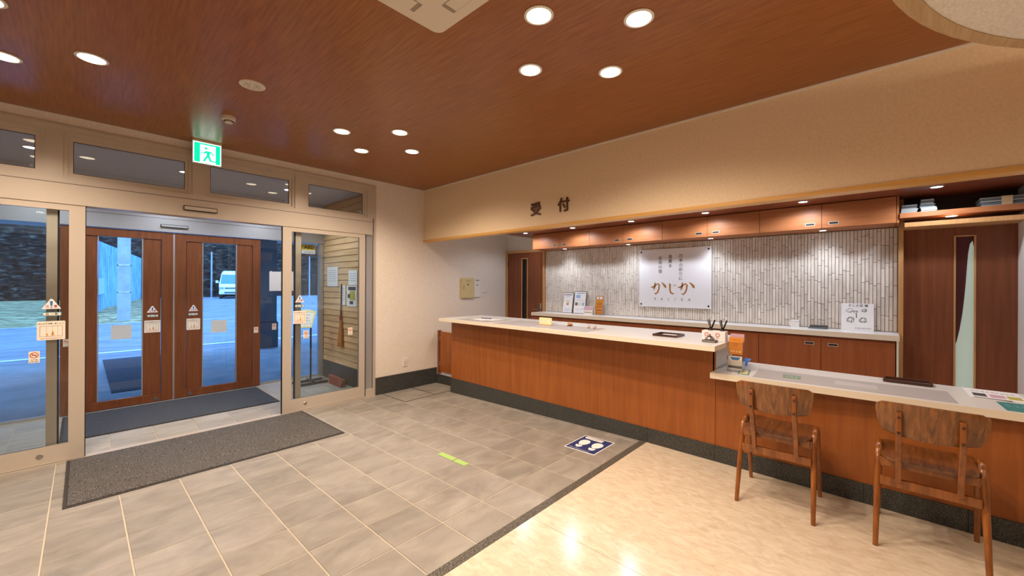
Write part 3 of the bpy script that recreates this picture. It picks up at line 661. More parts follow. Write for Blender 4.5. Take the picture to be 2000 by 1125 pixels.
# ---- ceiling fittings
sp = empty('ceiling_speaker', (.864, 3.465, ZC), 'round flush white speaker in the wood ceiling', 'speaker')
obj('ring', MB().lathe([(.062, ZC), (.085, ZC), (.084, ZC - .006), (.062, ZC - .008), (.062, ZC)], (.864, 3.465, 0), 28), 'ac_white', sp, smooth=True)
obj('grille', MB().lathe([(0, ZC - .004), (.062, ZC - .004), (.062, ZC), (0, ZC)], (.864, 3.465, 0), 28), 'ac_white', sp)
g = MB()
for a in range(0, 360, 45): g.bar((.864 + .02 * math.cos(math.radians(a)), 3.465 + .02 * math.sin(math.radians(a)), ZC - .0045), (.864 + .055 * math.cos(math.radians(a + 20)), 3.465 + .055 * math.sin(math.radians(a + 20)), ZC - .0045), .005, .001, (1, 0, 0))
obj('slots', g, 'ac_shadow', sp)
sm = empty('smoke_detector', (.887, 4.279, ZC), 'white domed smoke detector in front of the exit sign', 'detector')
obj('base', MB().lathe([(.052, ZC), (.054, ZC - .012), (.050, ZC - .03), (.034, ZC - .036)], (.887, 4.279, 0), 28), 'ac_white', sm, smooth=True)
obj('sensor_head', MB().lathe([(.033, ZC - .036), (.033, ZC - .052), (.028, ZC - .058), (0, ZC - .059)], (.887, 4.279, 0), 24), 'ac_white', sm, smooth=True)
v = MB()
for a in range(0, 360, 24): v.box(.887 + .034 * math.cos(math.radians(a)) - .003, 4.279 + .034 * math.sin(math.radians(a)) - .003, ZC - .05, .887 + .034 * math.cos(math.radians(a)) + .003, 4.279 + .034 * math.sin(math.radians(a)) + .003, ZC - .04)
obj('vents', v, 'black_plastic', sm)
# air conditioner cassette
ac = empty('air_conditioner', (.945, 1.435, ZC), 'square white ceiling air conditioner cassette', 'air conditioner')
ax0, ay0, ax1, ay1 = .47, .96, 1.42, 1.91
obj('panel', MB().ext([(x, y, ZC - .03) for x, y in rounded(ax0, ay0, ax1, ay1, .05)], (0, 0, .03)), 'ac_white', ac, bevel=.006)
cx, cy = .945, 1.435
obj('grille_joint', MB().ext([(x, y, ZC - .0315) for x, y in rounded(cx - .27, cy - .27, cx + .27, cy + .27, .12)], (0, 0, .001)), 'ac_shadow', ac)
gr = obj('intake_grille', MB().ext([(x, y, ZC - .036) for x, y in rounded(cx - .266, cy - .266, cx + .266, cy + .266, .117)], (0, 0, .005)), 'ac_white', ac)
obj('grille_ring', MB().lathe([(.10, ZC - .0365), (.103, ZC - .0365), (.103, ZC - .036), (.10, ZC - .036), (.10, ZC - .0365)], (cx + .15, cy + .15, 0), 32), 'ac_shadow', gr)
sl = MB()
for k in range(9): sl.box(cx - .2, cy - .2 + k * .05, ZC - .0368, cx + .08, cy - .195 + k * .05, ZC - .036)
obj('grille_slots', sl, 'ac_shadow', gr)
for (dx, dy) in ((1, 0), (-1, 0), (0, 1), (0, -1)):
    if dx: b = (cx + dx * .33, cy - .26, cx + dx * .41, cy + .26)
    else: b = (cx - .26, cy + dy * .33, cx + .26, cy + dy * .41)
    vo = obj('outlet', box(b[0], b[1], ZC - .0315, b[2], b[3], ZC - .0305), 'ac_shadow', ac)
    obj('louvre', box(b[0] + (.0 if dx else .03), b[1] + (.03 if dx else .0), ZC - .036, b[2] - (.006 if dx else .03), b[3] - (.03 if dx else .006), ZC - .0325), 'ac_white', vo)
# exit sign
ex = empty('exit_sign', (.89, 5.2, 2.757), 'glowing green emergency exit sign with running figure', 'sign')
x0, x1, z0, z1, ey = .774, 1.009, 2.757, 2.972, 5.2
obj('housing', box(x0 - .006, ey + .002, z0 - .006, x1 + .006, ey + .03, z1), 'ac_white', ex); obj('mount', box(x0 - .006, ey - .012, z1, x1 + .006, ey + .04, ZC), 'ac_white', ex)
obj('lit_face', box(x0, ey - .003, z0, x1, ey + .002, z1 - .002), 'exit_white', ex)
W = x1 - x0; Hh = z1 - z0 - .002
def ep(u, v): return (x0 + W * u, ey - .0042, z0 + Hh * v)
gm = MB()
gm.ext([ep(.03, .03), ep(.24, .03), ep(.24, .97), ep(.03, .97)], (0, .001, 0)); gm.ext([ep(.80, .03), ep(.97, .03), ep(.97, .97), ep(.80, .97)], (0, .001, 0)); gm.ext([ep(.24, .90), ep(.80, .90), ep(.80, .97), ep(.24, .97)], (0, .001, 0))
obj('green_border', gm, 'exit_green', ex)
rm = MB()
rm.ext([ep(.45 + .055 * math.cos(a * math.pi / 6), .74 + .06 * math.sin(a * math.pi / 6)) for a in range(12)], (0, .001, 0))
rm.ext([ep(.44, .62), ep(.62, .62), ep(.70, .54), ep(.74, .44), ep(.71, .42), ep(.66, .50), ep(.60, .55), ep(.58, .42), ep(.64, .20), ep(.80, .17), ep(.80, .12), ep(.58, .13), ep(.52, .32), ep(.40, .08), ep(.33, .10), ep(.47, .40), ep(.48, .52), ep(.38, .48), ep(.26, .50), ep(.26, .54), ep(.36, .53)], (0, .001, 0))
rm.ext([ep(.36, .07), ep(.41, .06), ep(.52, -.0), ep(.46, .0)], (0, .001, 0))
obj('running_figure', rm, 'exit_green', ex)
# door sensors
for x0, x1, y0, z0, z1, lab, pn in ((.715, 1.003, YE - .03, 2.264, 2.314, 'champagne bar shaped door sensor on the beige header', 'champagne'), (.716, 1.007, Y2 - .09, 2.258, 2.298, 'grey bar shaped door sensor on the outer door header', 'alu_grey')):
    e = empty('door_sensor', ((x0 + x1) / 2, y0 + .015, z0), lab, 'sensor')
    obj('housing', MB().ext([(x, y0 + .004, z) for x, z in rounded(x0, z0, x1, z1, .008)], (0, .0245, 0)), 'black_plastic', e)
    obj('cover', MB().ext([(x, y0, z) for x, z in rounded(x0 + .006, z0 + .009, x1 - .006, z1 - .007, .006)], (0, .0045, 0)), pn, e)

# ---- mats, stickers and hatches on the floor
def slope_slab(x0, x1, y0, y1, lo, hi):
    return MB().ext([(x0, y0, tz(y0) + lo), (x0, y1, tz(y1) + lo), (x0, y1, tz(y1) + hi), (x0, y0, tz(y0) + hi)], (x1 - x0, 0, 0))
m = empty('door_mat', (.9, 4.74, tz(4.74)), 'long grey speckled door mat on the tiles inside the entrance', 'mat')
obj('rubber_edge', slope_slab(-.088, 1.88, 4.13, 5.325, .001, .005), 'rubber', m); obj('pile', slope_slab(-.066, 1.858, 4.152, 5.303, .005, .010), 'mat_grey', m)
m = empty('vestibule_mat', (.84, 6.5, ZV), 'dark blue grey door mat between the glass and wooden doors', 'mat')
obj('rubber_edge', box(-.15, 5.97, ZV + .001, 1.83, 7.08, ZV + .005), 'rubber', m); obj('pile', box(-.13, 5.99, ZV + .005, 1.81, 7.06, ZV + .010), 'mat_blue', m)
for lab, b in (('square tiled floor hatch by the cream wall, nearer the entrance', (2.955, 3.43, 4.69, 5.29)), ('square tiled floor hatch next to the swing gate', (3.45, 3.90, 4.69, 5.30))):
    e = empty('floor_hatch', ((b[0] + b[1]) / 2, (b[2] + b[3]) / 2, tz(b[2])), lab, 'hatch')
    obj('hatch_frame', slope_slab(*b, .0008, .0025), 'rubber', e); obj('hatch_lid', slope_slab(b[0] + .008, b[1] - .008, b[2] + .008, b[3] - .008, .0025, .006), 'floor_tile', e)
fs = empty('floor_sticker', (3.27, 2.03, tz(2.03)), 'blue floor sticker with white footprints in front of the counter', 'sticker')
obj('white_border', slope_slab(3.088, 3.464, 1.868, 2.193, .0012, .0024), 'paper', fs); obj('blue_field', slope_slab(3.100, 3.452, 1.878, 2.183, .0024, .0030), 'navy', fs)
fz = lambda y: tz(y) + .003
bn = obj('banner', MB().ext([(x, y, fz(2.03)) for x, y in rounded(3.385, 1.905, 3.435, 2.155, .02)], (0, 0, .0016)), 'paper', fs)
marks('lettering', [9], .024, (3.41, 2.03, fz(2.03) + .0016), *FLAT, 'ink', bn)
marks('lettering', [11], .020, (3.118, 2.05, fz(2.03) + .001), *FLAT, 'paper', fs)
for cy in (2.095, 1.955):
    P = []
    for k in range(20):
        a = 2 * math.pi * k / 20; P.append((3.285 + .072 * math.cos(a), cy + (.048 + .010 * math.cos(a)) * math.sin(a)))
    P = [p for p in P]
    fo = obj('footprint', MB().ext([(x, y, fz(cy)) for x, y in P], (0, 0, .0018)), 'paper', fs)
    P = [(3.205 - .048 * math.sin(math.pi * k / 12), cy + .034 * math.cos(math.pi * k / 12)) for k in range(13)]
    obj('heel', MB().ext([(x, y, fz(cy)) for x, y in P], (0, 0, .0018)), 'paper', fo)
for lab, a, b in (('pale green tape strip on the tiles, farther piece', 2.735, 2.94), ('pale green tape strip on the tiles, piece nearer the pale floor', 2.575, 2.72)):
    obj('floor_tape', slope_slab(2.19, 2.245, a, b, .0012, .002), 'green_tape', None, lab, 'tape', 'green tape marks')

# ---- wall fittings
o = empty('wall_outlet', (3.357, YE, .27), 'white wall socket above the granite skirting', 'outlet')
obj('plate', box(3.318, YE - .010, .255, 3.392, YE, .375), 'white_plastic', o, bevel=.003)
for z in (.275, .315): obj('socket', box(3.34, YE - .013, z, 3.37, YE - .010, z + .035), 'ac_white', o)
o = empty('key_cabinet', (4.585, YE, 1.267), 'beige metal wall box with small lever handle', 'box')
obj('body', box(4.438, YE - .035, 1.267, 4.733, YE, 1.618), 'beige_metal', o, bevel=.004); dd = obj('door', box(4.45, YE - .039, 1.279, 4.721, YE - .035, 1.606), 'beige_metal', o)
obj('lever', box(4.478, YE - .046, 1.42, 4.494, YE - .039, 1.50), 'brass_dull', dd); obj('keyhole', box(4.57, YE - .0405, 1.49, 4.59, YE - .039, 1.52), 'ink', dd)
marks('lettering', [4], .024, (4.585, YE - .0392, 1.57), *FY, 'ink', dd)
o = empty('wall_panel', (4.818, YE, 1.283), 'slim white control panel beside the beige wall box', 'panel')
obj('body', box(4.743, YE - .02, 1.283, 4.893, YE, 1.604), 'white_plastic', o, bevel=.003); obj('lock', MB().lathe([(0, 0), (.012, 0), (.012, .004)], (4.81, YE - .024, 1.5), 14, 'y'), 'steel', o); obj('name_strip', box(4.775, YE - .021, 1.575, 4.861, YE - .02, 1.59), 'ink_grey', o)
o = empty('light_switch', (5.025, YE, 1.364), 'small white wall switch right of the control panel', 'switch')
obj('plate', box(4.98, YE - .012, 1.364, 5.071, YE, 1.505), 'white_plastic', o, bevel=.003); obj('rocker', box(5.0, YE - .017, 1.385, 5.05, YE - .012, 1.485), 'white_plastic', o)
# reception letters on the header
for ch, yy, n in (('受', 3.035, 'left'), ('付', 2.63, 'right')):
    t = text('wall_letter', ch, .165, (XH - .002, yy, 2.395), *FX, 'ink_brown', None, depth=.012, bold=.003, label='dark brown raised character on the header, %s of the pair' % n)
    tag(t, None, 'letter', 'header characters')
# sign board
sb = empty('sign_board', (XB - .06, 2.125, 1.2), 'white acrylic signboard with gold brushed lettering on the tiled wall', 'sign')
xs = XB - .052
obj('board', box(xs, 1.63, 1.20, xs + .008, 2.62, 2.02), 'sign_white', sb, bevel=.002)
for y in (1.665, 2.585):
    for z in (1.235, 1.985):
        b = obj('standoff_bolt', MB().lathe([(0, 0), (.011, 0), (.012, .003), (.012, .006)], (xs - .006, y, z), 16, 'x'), 'dark_metal', sb)
        obj('spacer', MB().lathe([(.009, 0), (.009, .034)], (xs + .008, y, z), 12, 'x'), 'dark_metal', b)
def vtext(chars, y, ztop, step, size, mat):
    for k, ch in enumerate(chars): text('lettering', ch, size, (xs, y, ztop - k * step), *FX, mat, sb, depth=.0015)
vtext('四季の彩りに', 2.02, 1.905, .0615, .056, 'purple_ink'); vtext('風薫る', 2.165, 1.90, .0615, .056, 'purple_ink'); vtext('足尾の宿', 2.305, 1.885, .0615, .056, 'purple_ink')
# brushed hiragana drawn as tapered strokes (units: u to the right, v up)
def stroke(mb, pts, wd, x):
    L = [Vector((p[0], p[1])) for p in pts]; n = len(L); A = []; B = []
    for i, p in enumerate(L):
        d = (L[min(i + 1, n - 1)] - L[max(i - 1, 0)]).normalized(); nn = Vector((-d.y, d.x)) * wd[i] / 2; A.append(p + nn); B.append(p - nn)
    for i in range(n - 1):
        q = [A[i], A[i + 1], B[i + 1], B[i]]; mb.ext([(x, -c.x, c.y) for c in q], (-.0015, 0, 0))
def ka(u0, v0):
    m_ = MB()
    stroke(m_, [(u0 - .005, v0 + .085), (u0 + .03, v0 + .085), (u0 + .065, v0 + .115), (u0 + .10, v0 + .135), (u0 + .118, v0 + .115), (u0 + .112, v0 + .06), (u0 + .092, v0 + .01), (u0 + .066, v0 - .012), (u0 + .048, v0 + .0)], [.008, .024, .018, .016, .022, .02, .02, .018, .014], xs)
    stroke(m_, [(u0 + .055, v0 + .15), (u0 + .056, v0 + .11), (u0 + .048, v0 + .07), (u0 + .03, v0 + .045)], [.016, .02, .018, .006], xs)
    stroke(m_, [(u0 + .145, v0 + .155), (u0 + .175, v0 + .13), (u0 + .2, v0 + .10), (u0 + .214, v0 + .075)], [.004, .022, .034, .012], xs)
    return m_
def ji(u0, v0):
    m_ = MB()
    stroke(m_, [(u0 + .02, v0 + .135), (u0 + .03, v0 + .12), (u0 + .028, v0 + .05), (u0 + .04, v0 + .01), (u0 + .07, v0 - .006), (u0 + .088, v0 + .0)], [.02, .024, .02, .022, .018, .006], xs)
    stroke(m_, [(u0 + .075, v0 + .115), (u0 + .085, v0 + .105)], [.01, .012], xs); stroke(m_, [(u0 + .10, v0 + .12), (u0 + .11, v0 + .11)], [.01, .012], xs)
    return m_
for nm, mb_ in (('brush_character', ka(-2.435, 1.395)), ('brush_character', ji(-2.195, 1.395)), ('brush_character', ka(-2.055, 1.395))):
    obj(nm, mb_, 'gold_ink', sb)
for k, ch in enumerate('KAJIKA'): text('lettering', ch, .046, (xs, 2.375 - k * .0935, 1.312), *FX, 'ink_grey', sb, depth=.0012)
# ---- things on the back worktop
def framed_notice(y0, y1, z1, label, bg, content, lean=.06):
    e = empty('framed_notice', (5.52, (y0 + y1) / 2, 1.04), label, 'notice')
    x0 = 5.51; zb = 1.041
    def q(y, z, o=0): t = (z - zb) / (z1 - zb); return (x0 + lean * t - o, y, z)
    obj('frame', MB().ext([q(y0, zb), q(y1, zb), q(y1, z1), q(y0, z1)], (.012, 0, 0)), 'steel', e)
    b = .008; sh_ = obj('sheet', MB().ext([q(y0 + b, zb + b, .001), q(y1 - b, zb + b, .001), q(y1 - b, z1 - b, .001), q(y0 + b, z1 - b, .001)], (.0012, 0, 0)), bg, e)
    obj('stand', MB().bar((x0 + .045, (y0 + y1) / 2, z1 - .1), (5.585, (y0 + y1) / 2, zb + .001), .03, .004), 'steel', e)
    for (a, b_, c, d, mt) in content:
        obj('printed_block', MB().ext([q(y0 + (y1 - y0) * a, zb + (z1 - zb) * c, .0016), q(y0 + (y1 - y0) * b_, zb + (z1 - zb) * c, .0016), q(y0 + (y1 - y0) * b_, zb + (z1 - zb) * d, .0016), q(y0 + (y1 - y0) * a, zb + (z1 - zb) * d, .0016)], (.0005, 0, 0)), mt, sh_)
# reading direction is -y, so a=0 is the right edge
framed_notice(3.765, 3.965, 1.375, 'white framed notice with orange print, left of two', 'paper', [(.12, .88, .885, .915, 'ink'), (.3, .7, .82, .835, 'ink_grey'), (.40, .62, .40, .47, 'red_ink'), (.36, .66, .47, .62, 'board_pale'), (.15, .8, .2, .215, 'pale_blue'), (.15, .8, .15, .165, 'pale_blue'), (.15, .8, .1, .115, 'pale_blue')])
framed_notice(3.515, 3.745, 1.40, 'white framed notice with blue print, right of two', 'paper', [(.12, .8, .90, .925, 'blue_ink'), (.48, .84, .70, .84, 'pale_blue'), (.06, .94, .59, .597, 'ink'), (.66, .88, .36, .5, 'ink_grey'), (.40, .6, .36, .5, 'board_pale'), (.12, .32, .36, .5, 'pale_blue'), (.12, .9, .2, .21, 'ink_grey'), (.3, .9, .12, .13, 'pale_blue')])
c = empty('table_card', (5.44, 3.41, 1.04), 'small pink and white folded card beside the framed notices', 'card')
obj('card_face', MB().ext([(5.42, 3.325, 1.0405), (5.42, 3.49, 1.0405), (5.45, 3.49, 1.17), (5.45, 3.325, 1.17)], (.002, 0, 0)), 'paper_cream', c); obj('card_back', MB().ext([(5.48, 3.325, 1.0405), (5.48, 3.49, 1.0405), (5.452, 3.49, 1.17), (5.452, 3.325, 1.17)], (.002, 0, 0)), 'paper_cream', c)
obj('printed_band', MB().ext([(5.4345, 3.33, 1.112), (5.4345, 3.485, 1.112), (5.4465, 3.485, 1.165), (5.4465, 3.33, 1.165)], (.001, 0, 0)), 'pink_print', c)
marks('lettering', [5], .03, (5.4255, 3.407, 1.075), (0, -1, 0), (.22, 0, .975), 'ink', c)
br = empty('brochure_holder', (5.5, 3.24, 1.04), 'clear holder with tall orange leaflets on the back worktop', 'leaflets')
obj('leaflet', MB().ext([(5.475, 3.175, 1.05), (5.475, 3.305, 1.05), (5.51, 3.30, 1.335), (5.51, 3.18, 1.335)], (.006, 0, 0)), 'orange_print', br)
for (a, b_, z0, z1, mt) in ((3.19, 3.29, 1.16, 1.168, 'red_brown'), (3.185, 3.295, 1.11, 1.122, 'red_brown'), (3.19, 3.29, 1.19, 1.235, 'amber_print'), (3.19, 3.235, 1.285, 1.325, 'paper'), (3.25, 3.29, 1.285, 1.325, 'paper')):
    t0, t1 = [(z - 1.05) / .285 * .035 for z in (z0, z1)]
    obj('printed_block', MB().ext([(5.474 + t0, a, z0), (5.474 + t0, b_, z0), (5.474 + t1, b_, z1), (5.474 + t1, a, z1)], (-.0008, 0, 0)), mt, br)
obj('holder', MB().box(5.462, 3.165, 1.041, 5.466, 3.315, 1.12).box(5.466, 3.165, 1.041, 5.53, 3.315, 1.046).box(5.466, 3.165, 1.041, 5.53, 3.168, 1.2).box(5.52, 3.165, 1.041, 5.524, 3.315, 1.28), 'acrylic', br)
o = empty('white_box', (5.54, .735, 1.04), 'small white box standing on the back worktop', 'box')
obj('carton', box(5.51, .695, 1.0405, 5.575, .772, 1.118), 'paper', o); obj('lid_seam', box(5.5095, .695, 1.10, 5.51, .772, 1.102), 'ink_grey', o); obj('label', box(5.5092, .71, 1.06, 5.51, .757, 1.085), 'paper_cream', o)
o = empty('file_stack', (5.5, .517, 1.04), 'flat dark grey files lying beside the autograph board', 'files')
for k in range(3): obj('file', box(5.44 + .004 * k, .437, 1.0405 + .011 * k, 5.57, .6 - .006 * k, 1.0495 + .011 * k), 'bundle_grey' if k != 2 else 'dark_print', o)
ab = empty('autograph_board', (5.56, .196, 1.04), 'square white card with black brush signatures against the tiles', 'card')
def aq(y, z, o_=0): t = (z - 1.041) / .28; return (5.535 + .04 * t - o_, y, z)
obj('card', MB().ext([aq(.066, 1.041), aq(.326, 1.041), aq(.326, 1.322), aq(.066, 1.322)], (.004, 0, 0)), 'paper', ab)
def scribble(pts, w): 
    mb_ = MB(); 
    for a, b_ in zip(pts[:-1], pts[1:]): mb_.bar(aq(a[0], a[1], .0008), aq(b_[0], b_[1], .0008), .0010, w, (1, 0, 0))
    obj('ink_stroke', mb_, 'ink', ab)
text('lettering', 'かじか荘 様', .03, aq(.19, 1.298), (0, -1, 0), (.14, 0, .99), 'ink', ab)
marks('lettering', [8], .016, aq(.15, 1.065), (0, -1, 0), (.14, 0, .99), 'ink', ab)
random.seed(3)
for cy, cz, rr, n in ((.26, 1.245, .03, 7), (.14, 1.25, .022, 10), (.21, 1.235, .018, 8), (.255, 1.15, .034, 9), (.15, 1.15, .034, 12)):
    a = random.uniform(0, 6); P = []
    for k in range(n): a += random.uniform(.7, 2.4); P.append((cy + rr * math.cos(a), cz + rr * .8 * math.sin(a)))
    scribble(P, .0024)
scribble([(.205, 1.22), (.203, 1.17)], .006); scribble([(.235, 1.18), (.222, 1.165), (.225, 1.13), (.25, 1.12)], .003)

# ---- things on the tall counter
ZT = 1.0205
pads = (('grey writing pad sheet at the staff gate end of the tall counter', (3.53, 4.02, 3.72, 4.33)), ('grey writing pad sheet behind the small lit sign', (3.50, 4.06, 2.98, 3.60)), ('grey writing pad sheet under the paper cranes', (3.52, 3.94, 2.24, 2.95)))
for lab, (x0, x1, y0, y1) in pads: obj('desk_pad', MB().ext([(x, y, ZT) for x, y in rounded(x0, y0, x1, y1, .01)], (0, 0, .0016)), 'desk_pad', None, lab, 'desk pad')
e = empty('paper_sheets', (3.78, 4.1, ZT + .0017), 'loose white sheets with a blue pen at the end of the counter', 'papers')
obj('sheet', MB().ext([(3.66, 3.95, ZT + .0018), (3.70, 4.24, ZT + .0018), (3.92, 4.21, ZT + .0018), (3.88, 3.92, ZT + .0018)], (0, 0, .001)), 'paper', e); obj('sheet', MB().ext([(3.72, 3.80, ZT + .003), (3.72, 4.01, ZT + .003), (3.95, 4.01, ZT + .003), (3.95, 3.80, ZT + .003)], (0, 0, .0012)), 'paper', e)
obj('ballpoint_pen', MB().tube([(3.86, 4.17, ZT + .009), (3.90, 4.02, ZT + .009), (3.903, 4.01, ZT + .009)], [.005, .005, .001]), 'navy', None, 'blue ballpoint pen lying on the loose white sheets', 'pen', smooth=True)
ls = empty('lit_sign', (3.80, 2.975, ZT), 'small glowing wooden block sign on the tall counter', 'sign')
obj('base', box(3.785, 2.89, ZT + .002, 3.815, 3.06, ZT + .010), 'light_wood', ls); obj('lit_block', box(3.790, 2.887, ZT + .010, 3.812, 3.063, ZT + .088), 'led_sign', ls)
marks('lettering', [3], .034, (3.790, 3.005, ZT + .05), *FX, 'paper', ls); obj('round_mark', MB().lathe([(0, 0), (.014, 0), (.014, .001)], (3.7888, 2.92, ZT + .05), 18, 'x'), 'paper', ls)
o = empty('carved_figure', (3.908, 2.697, ZT), 'small brown carved figure on a dark base on the counter', 'figurine')
obj('base', MB().lathe([(.036, 0), (.034, .008), (0, .008)], (3.908, 2.697, ZT + .0018), 18), 'tray_wood', o); obj('body', MB().lathe([(0, .0), (.022, .002), (.028, .012), (.02, .024), (.008, .03), (0, .031)], (3.908, 2.690, ZT + .0098), 16), 'carved_wood', o, smooth=True); obj('head', MB().lathe([(0, 0), (.012, .006), (.013, .014), (.006, .022), (0, .023)], (3.908, 2.716, ZT + .02), 14), 'carved_wood', o, smooth=True)
for (x, y, a, lab) in ((3.83, 2.395, .5, 'left of two small folded paper cranes on the counter'), (3.82, 2.315, 2.2, 'right of two small folded paper cranes on the counter')):
    o = empty('paper_crane', (x, y, ZT), lab, 'ornament', 'paper cranes'); z = ZT + .0018
    obj('body', MB().add([(x - .02, y, z + .008), (x + .02, y, z + .008), (x, y - .012, z + .004), (x, y + .012, z + .004), (x, y, z), (x, y, z + .02)], [(0, 2, 5), (2, 1, 5), (1, 3, 5), (3, 0, 5), (2, 0, 4), (1, 2, 4), (3, 1, 4), (0, 3, 4)]), 'carved_wood', o)
    for s in (-1, 1): obj('wing', MB().ext([(x - .012, y, z + .012), (x + .012, y, z + .012), (x, y + s * .022, z + .045)], (.0012, 0, 0)), 'paper_cream', o)
    obj('neck', MB().tube([(x, y - .01, z + .008), (x - .004, y - .026, z + .036), (x - .006, y - .034, z + .03)], [.003, .002, .0008], 6), 'red_brown', o)
tr = empty('cash_tray', (3.83, 1.51, ZT), 'flat dark brown tray holding a white slip on the tall counter', 'tray')
def tray(root, x0, x1, y0, y1, z, rot=0):
    w_ = .008; obj('tray_base', box(x0, y0, z, x1, y1, z + .006), 'tray_wood', root, bevel=.002)
    obj('tray_rim', MB().box(x0, y0, z + .006, x0 + w_, y1, z + .02).box(x1 - w_, y0, z + .006, x1, y1, z + .02).box(x0 + w_, y0, z + .006, x1 - w_, y0 + w_, z + .02).box(x0 + w_, y1 - w_, z + .006, x1 - w_, y1, z + .02), 'tray_wood', root)
tray(tr, 3.73, 3.93, 1.39, 1.62, ZT + .0002); obj('paper_slip', box(3.77, 1.44, ZT + .0065, 3.89, 1.57, ZT + .009), 'paper', tr)
o = empty('reservation_box', (3.77, 1.07, ZT), 'white box with two red round emblems at the end of the tall counter', 'box')
obj('box_body', box(3.74, .985, ZT + .0003, 3.82, 1.175, ZT + .088), 'paper', o, bevel=.003)
for y in (1.135, 1.045): 
    obj('emblem', MB().lathe([(.012, 0), (.017, 0), (.017, .001), (.012, .001), (.012, 0)], (3.7385, y, ZT + .055), 20, 'x'), 'red_ink', o)
    marks('lettering', [3], .010, (3.7395, y, ZT + .028), *FX, 'red_ink', o)
bl = empty('counter_bell', (3.665, 1.085, ZT), 'silver service bell on a dark block at the counter end', 'bell')
obj('base', box(3.63, 1.03, ZT + .0003, 3.70, 1.14, ZT + .018), 'dark_metal', bl, bevel=.003); obj('base_face', box(3.6292, 1.035, ZT + .004, 3.6305, 1.135, ZT + .015), 'steel', bl)
obj('dome', MB().lathe([(.037, .019), (.036, .03), (.028, .045), (.014, .053), (0, .054)], (3.665, 1.085, ZT), 24), 'steel', bl, smooth=True); obj('button', MB().lathe([(.004, .053), (.004, .062), (.007, .063), (.006, .067), (0, .067)], (3.665, 1.085, ZT), 12), 'dark_metal', bl)
def pens(y, lab, n):
    o = empty('pen_stand', (3.79, y, ZT + .088), lab, 'pens', 'pen stands')
    obj('stand', MB().lathe([(.020, 0), (.016, .006), (.012, .012), (.013, .03), (.011, .03), (.010, .012), (0, .012)], (3.785, y, ZT + .0885), 16), 'dark_metal', o, smooth=True)
    for k in range(n):
        a = 2.2 * k + .4; dx, dy = .014 * math.cos(a), .034 * math.sin(a)
        obj('pen', MB().tube([(3.785 + dx * .2, y + dy * .2, ZT + .102), (3.785 + dx, y + dy, ZT + .178), (3.785 + dx * 1.05, y + dy * 1.05, ZT + .182)], [.0065, .0065, .004], 8), ('ink', 'steel', 'dark_metal')[k % 3], o, smooth=True)
pens(1.115, 'dark pen stand with crossed pens, left one on the white box', 6); pens(1.02, 'dark pen stand with a few pens, right one on the white box', 4)

# ---- things on the low desk
ZL = .7805
lh = empty('leaflet_holder', (3.76, .91, ZL), 'clear acrylic holder with orange and pale leaflets on the low desk', 'leaflets')
hx, hy0, hy1 = 3.72, .85, .968
obj('holder', MB().box(hx, hy0, ZL + .0003, hx + .075, hy1, ZL + .004).box(hx, hy0, ZL + .004, hx + .003, hy1, ZL + .13).box(hx, hy0, ZL + .004, hx + .10, hy0 + .003, ZL + .13).box(hx, hy1 - .003, ZL + .004, hx + .10, hy1, ZL + .13).ext([(hx + .055, hy0, ZL + .004), (hx + .055, hy1, ZL + .004), (hx + .10, hy1, ZL + .31), (hx + .10, hy0, ZL + .31)], (.003, 0, 0)), 'acrylic', lh)
def lq(y, z, o_=0): return (hx + .01 + .04 * (z - ZL) / .3 - o_, y, z)
lf = obj('leaflet', MB().ext([lq(hy0 + .006, ZL + .145), lq(hy1 - .006, ZL + .145), lq(hy1 - .006, ZL + .285), lq(hy0 + .006, ZL + .285)], (.006, 0, 0)), 'amber_print', lh)
obj('printed_block', MB().ext([lq(hy0 + .006, ZL + .245, .001), lq(hy1 - .006, ZL + .245, .001), lq(hy1 - .006, ZL + .285, .001), lq(hy0 + .006, ZL + .285, .001)], (.0006, 0, 0)), 'orange_print', lf)
marks('lettering', [4], .022, lq((hy0 + hy1) / 2, ZL + .168), (0, -1, 0), (.13, 0, .99), 'yellow_card', lf); marks('lettering', [4, 4], .011, lq((hy0 + hy1) / 2, ZL + .225), (0, -1, 0), (.13, 0, .99), 'red_brown', lf); marks('lettering', [6], .011, lq((hy0 + hy1) / 2, ZL + .265, .001), (0, -1, 0), (.13, 0, .99), 'red_brown', lf)
lf2 = obj('leaflet', MB().ext([lq(hy0 + .006, ZL + .02), lq(hy1 - .006, ZL + .02), lq(hy1 - .006, ZL + .128), lq(hy0 + .006, ZL + .128)], (.005, 0, 0)), 'paper_cream', lh)
obj('printed_block', MB().ext([lq(hy0 + .02, ZL + .122, .001), lq(hy1 - .02, ZL + .122, .001), lq(hy1 - .035, ZL + .098, .001), lq(hy0 + .035, ZL + .098, .001)], (.0006, 0, 0)), 'blue_ink', lf2); obj('printed_block', MB().ext([lq(hy0 + .006, ZL + .03, .001), lq(hy1 - .006, ZL + .03, .001), lq(hy1 - .006, ZL + .05, .001), lq(hy0 + .006, ZL + .05, .001)], (.0006, 0, 0)), 'ink_grey', lf2)
obj('back_leaflet', MB().ext([(hx + .078, hy0 + .006, ZL + .16), (hx + .078, hy1 - .006, ZL + .16), (hx + .090, hy1 - .006, ZL + .312), (hx + .090, hy0 + .006, ZL + .312)], (.003, 0, 0)), 'pink_print', lh)
o = empty('tape_dispenser', (4.11, .945, ZL), 'blue folded plastic item behind the leaflet holder', 'stationery')
obj('base', box(4.07, .91, ZL + .0003, 4.14, .965, ZL + .02), 'pale_blue', o); obj('wing', MB().ext([(4.08, .895, ZL + .02), (4.13, .87, ZL + .055), (4.14, .965, ZL + .055), (4.09, .965, ZL + .02)], (0, 0, .006)), 'blue_plastic', o); obj('cap', box(4.085, .90, ZL + .0003, 4.125, .912, ZL + .045), 'blue_plastic', o)
o = empty('note_card', (3.80, .845, ZL), 'small pale yellow card on a green mount beside the leaflet holder', 'card')
